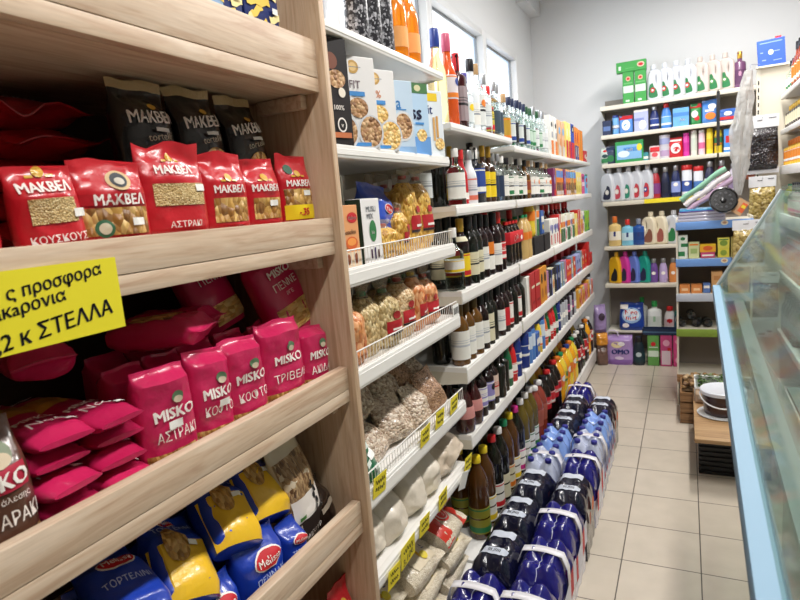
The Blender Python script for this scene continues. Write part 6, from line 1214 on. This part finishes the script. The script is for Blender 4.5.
rr(4, lambda: bottle('flask', .040, .25, mat('#d98a4a', .15, coat=.6), CW, paper('#e6b98a'), (.12, .55), LO, .80, 'nectar_bottle', 3), [4.93, 4.835, 4.74, 4.645, 4.55, 4.455, 4.36, 4.265], 'orange nectar bottle', 'bottle')
rr(5, lambda: bottle('wine', .038, .28, DKG, CBK, paper('#7a8088'), (.15, .5), None, .82, 'wine_bottle'), [4.93, 4.835, 4.74, 4.645, 4.55, 4.455], 'dark bottle low on the opposite shelves', 'bottle')
# ------------------------------------------------------------------ low bench with bucket
be = empty('low_bench'); tag(be, 'low wooden bench with pale plank top beside the glass counter', 'bench')
mb = MB(); mb.rbox(.033, .50, 3.30, 4.18, .245, .268, WOODX, .003); mb.build('bench_top', be)
for x in (.037, .46):
    for y in (3.93, 4.13): mb = MB(); mb.box(x, x+.035, y, y+.035, 0, .2445, CRATEW); mb.build('leg', be)
for y in (3.32, 3.80): mb = MB(); mb.box(.45, .49, y, y+.04, 0, .2445, CRATEW); mb.build('leg', be)
bc = empty('black_crate', (0, 0, 0)); tag(bc, 'black plastic crate under the low bench', 'crate'); BKP = mat('#17171a', .4)
x0, x1, y0, y1 = .055, .40, 3.46, 3.83
for i in range(8):
    z = .004+.028*i
    mb = MB(); mb.box(x0, x1, y0, y0+.008, z, z+.017, BKP); mb.box(x0, x1, y1-.008, y1, z, z+.017, BKP); mb.box(x0, x0+.008, y0+.0085, y1-.0085, z, z+.017, BKP); mb.box(x1-.008, x1, y0+.0085, y1-.0085, z, z+.017, BKP); mb.build('rim_bar', bc)
mb = MB(); mb.box(x0+.010, x1-.010, y0+.010, y1-.010, 0, .21, mat('#0e0e10', .6)); mb.build('inner_bin', bc)
bk = MB(); bk.lathe([(.094, 0), (.098, .004), (.112, .120)], mat('#3a2224', .25, coat=.5), 32); bo = bk.build('olive_bucket'); bo.location = (.185, 3.72, .2765); tag(bo, 'round brown bucket with white lid and white handle on the bench', 'bucket')
mb = MB(); mb.lathe([(.112, .121), (.121, .122), (.122, .140), (.116, .146), (.10, .143)], plas('#d9dde6'), 32); mb.build('lid', bo)
mb = MB(); mb.tube([(-.121*math.cos(a)*1.0, -.128*math.sin(a), .118-.055*math.sin(a)) for a in [PI*k/14 for k in range(15)]], .0042, plas('#eceef2'), 8); mb.build('handle', bo)
mb = MB(); mb.lathe([(.125, 0), (.134, .004), (.136, .0062), (.126, .0064)], plas('#e6e8ea'), 32); o = mb.build('white_plate'); o.location = (.185, 3.72, .2690); tag(o, 'flat white plate under the brown bucket', 'plate')
tr = empty('white_tray', (.26, 4.30, .2700)); tag(tr, 'white tray filled with green herbs behind the bucket', 'tray')
tr.location = (.20, 4.03, .2690); mb = MB(); WTR = plas('#e4e6e4')
mb.box(-.16, .16, -.10, .10, 0, .006, WTR); mb.build('tray_floor', tr)
for a in ((-.16, .16, -.10, -.094), (-.16, .16, .094, .10), (-.16, -.154, -.0935, .0935), (.154, .16, -.0935, .0935)): mb = MB(); mb.box(*a, .0065, .085, WTR); mb.build('tray_wall', tr)
mb = MB(); mb.rbox(-.162, .162, .086, .112, .0855, .105, WTR, .004); mb.build('tray_rim', tr)
mb = MB(); HERB = [mat(c, .5) for c in ('#3f5a24', '#587a34', '#2f4a1e')]; r = random.Random(11)
for i in range(240):
    x, y, z, a, t = r.uniform(-.14, .14), r.uniform(-.08, .08), r.uniform(.05, .12), r.uniform(0, 6.3), r.uniform(-.6, .6)
    M_ = Matrix.Translation((x, y, z)) @ Matrix.Rotation(a, 4, 'Z') @ Matrix.Rotation(t, 4, 'X'); mb.add([(0, -.018, 0), (.009, -.004, .004), (0, .018, 0), (-.009, -.004, .004)], [(0, 1, 2), (0, 2, 3)], HERB[i % 3], M_)
o = mb.build('herb_leaves'); o.location = (.20, 4.03, .2690); tag(o, 'green herb leaves heaped in the white tray', 'herbs', kind='stuff')
G = 'paper bags on the bench'
for i, (x, y) in enumerate(((.090, 3.895), (.195, 3.885))):
    b = Bag(.10, .085, .05, paper('#b39a80'), 420+i, amp=.006, seal=.05); b.rect(-.03, .03, .03, .05, paper('#c9b8a4'), .003); o = b.mb.build('paper_bag'); o.location = (x, y, .2690); tag(o, ['small brown paper bag at the bench edge', 'small brown paper bag behind the bucket lid'][i], 'paper bag', G)
# ------------------------------------------------------------------ glass counter
m, nt, bs = newmat('counter_glass'); N = nt.nodes; L = nt.links; N.remove(bs)
tr_ = N.new('ShaderNodeBsdfTransparent'); tr_.inputs[0].default_value = (.86, .92, .89, 1); gl = N.new('ShaderNodeBsdfGlossy'); gl.inputs['Roughness'].default_value = .06; gl.inputs[0].default_value = (.9, .95, .95, 1)
df = N.new('ShaderNodeBsdfDiffuse'); df.inputs[0].default_value = (.55, .62, .58, 1)
lw = N.new('ShaderNodeLayerWeight'); lw.inputs[0].default_value = .25; mxs = N.new('ShaderNodeMixShader'); mx2 = N.new('ShaderNodeMixShader'); mx2.inputs[0].default_value = .08
L.new(tr_.outputs[0], mx2.inputs[1]); L.new(df.outputs[0], mx2.inputs[2]); mt = N.new('ShaderNodeMath'); mt.operation = 'MULTIPLY'; mt.inputs[1].default_value = .22; L.new(lw.outputs['Fresnel'], mt.inputs[0]); L.new(mt.outputs[0], mxs.inputs[0]); L.new(mx2.outputs[0], mxs.inputs[1]); L.new(gl.outputs[0], mxs.inputs[2]); L.new(mxs.outputs[0], nt.nodes['Material Output'].inputs[0]); PANE = m
dc = empty('glass_counter'); tag(dc, 'glass deli counter with pale blue front rail at the frame edge', 'display counter')
CY0, CY1 = .30, 2.60
def cx(y): return .0515+.0178*(y-.45)
RAILM = mat('#6f93ac', .5)
STEEL = mat('#8c9492', .35, metal=.3)
mb = MB()
def strip(pts0, pts1, m_):        # loft of a section from the near to the far end
    n = len(pts0); mb.add(pts0+pts1, [(i, (i+1) % n, n+(i+1) % n, n+i) for i in range(n)]+[tuple(range(n-1, -1, -1)), tuple(range(n, 2*n))], m_)
def sec(y, o=0): x = cx(y); return [(x, y, 1.190), (x+.004, y, 1.200), (x+.030, y, 1.200), (x+.034, y, 1.190), (x+.030, y, 1.172), (x+.004, y, 1.172)]
strip(sec(CY0), sec(CY1), RAILM); mb.build('front_rail', dc)
mb = MB(); strip([(cx(CY0)+.026, CY0, 1.2005), (cx(CY0)+.031, CY0, 1.2005), (.297+.0178*(CY0-2.6), CY0, 1.55), (.292+.0178*(CY0-2.6), CY0, 1.55)], [(cx(CY1)+.026, CY1, 1.2005), (cx(CY1)+.031, CY1, 1.2005), (.322, CY1, 1.55), (.317, CY1, 1.55)], PANE); mb.build('upper_pane', dc)
mb = MB(); strip([(cx(CY0)+.010, CY0, 1.1715), (cx(CY0)+.015, CY0, 1.1715), (.30, CY0, .80), (.295, CY0, .80)], [(cx(CY1)+.010, CY1, 1.1715), (cx(CY1)+.015, CY1, 1.1715), (.335, CY1, .80), (.33, CY1, .80)], PANE); mb.build('lower_pane', dc)
mb = MB(); e0, e1 = CY1+.001, CY1+.007; pf = [(cx(CY1)+.02, 1.19), (.325, 1.55), (.78, 1.55), (.78, .80), (.335, .80)]
n = len(pf); mb.add([(x, e0, z) for x, z in pf]+[(x, e1, z) for x, z in pf], [tuple(range(n)), tuple(range(2*n-1, n-1, -1))]+[(i, n+i, n+(i+1) % n, (i+1) % n) for i in range(n)], PANE); mb.build('end_pane', dc)
mb = MB(); mb.tube([(cx(CY1)+.022, CY1+.004, 1.20), (.320, CY1+.004, 1.552)], .0075, mat('#9aa3a2', .25, coat=.5), 8); mb.build('end_edge', dc)
mb = MB(); strip([(.255, CY0, 1.556), (.255, CY0, 1.566), (.74, CY0, 1.566), (.74, CY0, 1.556)], [(.318, CY1, 1.556), (.318, CY1, 1.566), (.78, CY1, 1.566), (.78, CY1, 1.556)], PANE); mb.build('top_pane', dc)
mb = MB(); strip([(.115, CY0, 1.125), (.115, CY0, 1.140), (.148, CY0, 1.140), (.148, CY0, 1.125)], [(.165, CY1-.005, 1.125), (.165, CY1-.005, 1.140), (.198, CY1-.005, 1.140), (.198, CY1-.005, 1.125)], mat('#8e9896', .3, coat=.4)); mb.build('inner_rail', dc)
mb = MB(); mb.box(.345, .78, CY0+.01, CY1-.01, .785, .80, mat('#7f8780', .4)); mb.build('display_deck', dc)
mb = MB(); mb.rbox(.34, .80, CY0, CY1, .05, .784, mat('#d9d8d2', .4), .006); mb.build('cabinet', dc)
mb = MB(); mb.box(.37, .79, CY0+.02, CY1-.02, 0, .0495, mat('#2a2a2c', .6)); mb.build('plinth', dc)
mb = MB(); mb.box(.782, .80, CY0, CY1, .785, 1.55, mat('#c2c8c4', .35)); mb.build('rear_frame', dc)
G = 'printed paper packets inside the glass counter'
for i in range(7):
    y = .95+.22*i; mb = MB(); mb.rbox(-.055, .055, -.09, .09, 0, .03, paper('#dcd6d0'), .008)
    for k in range(5): mb.tube([(-.035+.07*q/6, -.065+.033*k, .0312+.0006*math.sin(q*2+k)) for q in range(7)], .0035, paper('#c23a3c'), 4)
    o = mb.build('paper_packet'); o.location = (.43, y, .8008); o.rotation_euler = (0, 0, .05*math.sin(i*2)); tag(o, 'white paper packet with red print in the counter, %s from its aisle end' % nth(7-i), 'paper packet', G)
G = 'lettuce heads inside the glass counter'
for i, (x, y) in enumerate(((.58, 1.10), (.60, 1.34), (.59, 1.60), (.60, 1.86), (.60, 2.12))):
    mb = MB(); r = random.Random(50+i); LE = [mat(c, .45, bump=.4, bscale=60) for c in ('#3f8a2e', '#62a83e', '#2f6f26')]
    for k in range(26):
        a = 2*PI*k/26*2.4; rad = .03+.055*(k/26); t = 1.2-.9*(k/26)
        M_ = Matrix.Rotation(a, 4, 'Z') @ Matrix.Translation((rad*.5, 0, .02)) @ Matrix.Rotation(-t, 4, 'Y')
        mb.quadgrid(lambda u, v: (.10*v, (u-.5)*.085*math.sin(.35+2.5*v), .012*math.sin(u*9+k)*v+.02*v*v), 6, 5, LE[k % 3], M_)
    o = mb.build('lettuce'); o.location = (x, y, .8015); tag(o, 'green lettuce head in the glass counter, %s from its aisle end' % nth(5-i), 'lettuce', G)
# ------------------------------------------------------------------ light and camera
def lamp(y, x=.35, e=82):
    o = empty('ceiling_lamp', (x, y, ZC)); tag(o, 'long ceiling strip lamp over the aisle, %s from the end wall' % nth({4.45: 1, 2.4: 2, .4: 3}[y]), 'ceiling lamp', 'strip lamps on the ceiling')
    mb = MB(); mb.rbox(-.08, .08, -.62, .62, -.06, -.001, mat('#eceded', .4), .006); mb.build('housing', o)
    for s in (-1, 1): mb = MB(); mb.tube([(.035*s, -.6, -.075), (.035*s, .6, -.075)], .013, mat('#ffffff', .4, emit=6), 10); mb.build('tube', o)
    l = bpy.data.lights.new('strip_light', 'AREA'); l.shape = 'RECTANGLE'; l.size = .16; l.size_y = 1.2; l.energy = e; l.color = (1, .97, .93)
    lo = bpy.data.objects.new('strip_light', l); COL.objects.link(lo); lo.location = (x, y, ZC-.10)
for y, e in ((4.45, 92), (2.4, 72), (.4, 66)): lamp(y, .35, e)
l = bpy.data.lights.new('daylight', 'AREA'); l.shape = 'RECTANGLE'; l.size = 5.0; l.size_y = .8; l.energy = 70; l.color = (.86, .93, 1)
lo = bpy.data.objects.new('daylight', l); COL.objects.link(lo); lo.location = (XL-.03, 2.9, 2.42); lo.rotation_euler = (PI/2, 0, -PI/2)
lo.rotation_euler = Vector((1, 0, -.35)).to_track_quat('-Z', 'Y').to_euler()
w = bpy.data.worlds.new('World'); SC.world = w; w.use_nodes = True
w.node_tree.nodes['Background'].inputs[0].default_value = (.92, .96, 1, 1); w.node_tree.nodes['Background'].inputs[1].default_value = .42
f_, yaw, pitch, roll = 586.46, -.46058, -.154125, .083511
F_ = Vector((math.sin(yaw)*math.cos(pitch), math.cos(yaw)*math.cos(pitch), math.sin(pitch))); R0 = Vector((math.cos(yaw), -math.sin(yaw), 0)); D0 = F_.cross(R0)
R_ = math.cos(roll)*R0+math.sin(roll)*D0; D_ = -math.sin(roll)*R0+math.cos(roll)*D0
cam = bpy.data.cameras.new('camera'); co = bpy.data.objects.new('camera', cam); COL.objects.link(co)
cam.sensor_width = 36; cam.lens = f_/800*36; cam.clip_start = .05
M_ = Matrix.Identity(4)
for i in range(3): M_[i][0], M_[i][1], M_[i][2] = R_[i], -D_[i], -F_[i]
M_.translation = (0, 0, 1.6); co.matrix_world = M_; SC.camera = co
cam.dof.use_dof = True; cam.dof.focus_distance = 1.9; cam.dof.aperture_fstop = cam.lens/1000/.0032
SC.view_settings.view_transform = 'Standard'; SC.view_settings.look = 'None'; SC.view_settings.gamma = 1; SC.view_settings.use_curve_mapping = False; SC.view_settings.exposure = -0.58
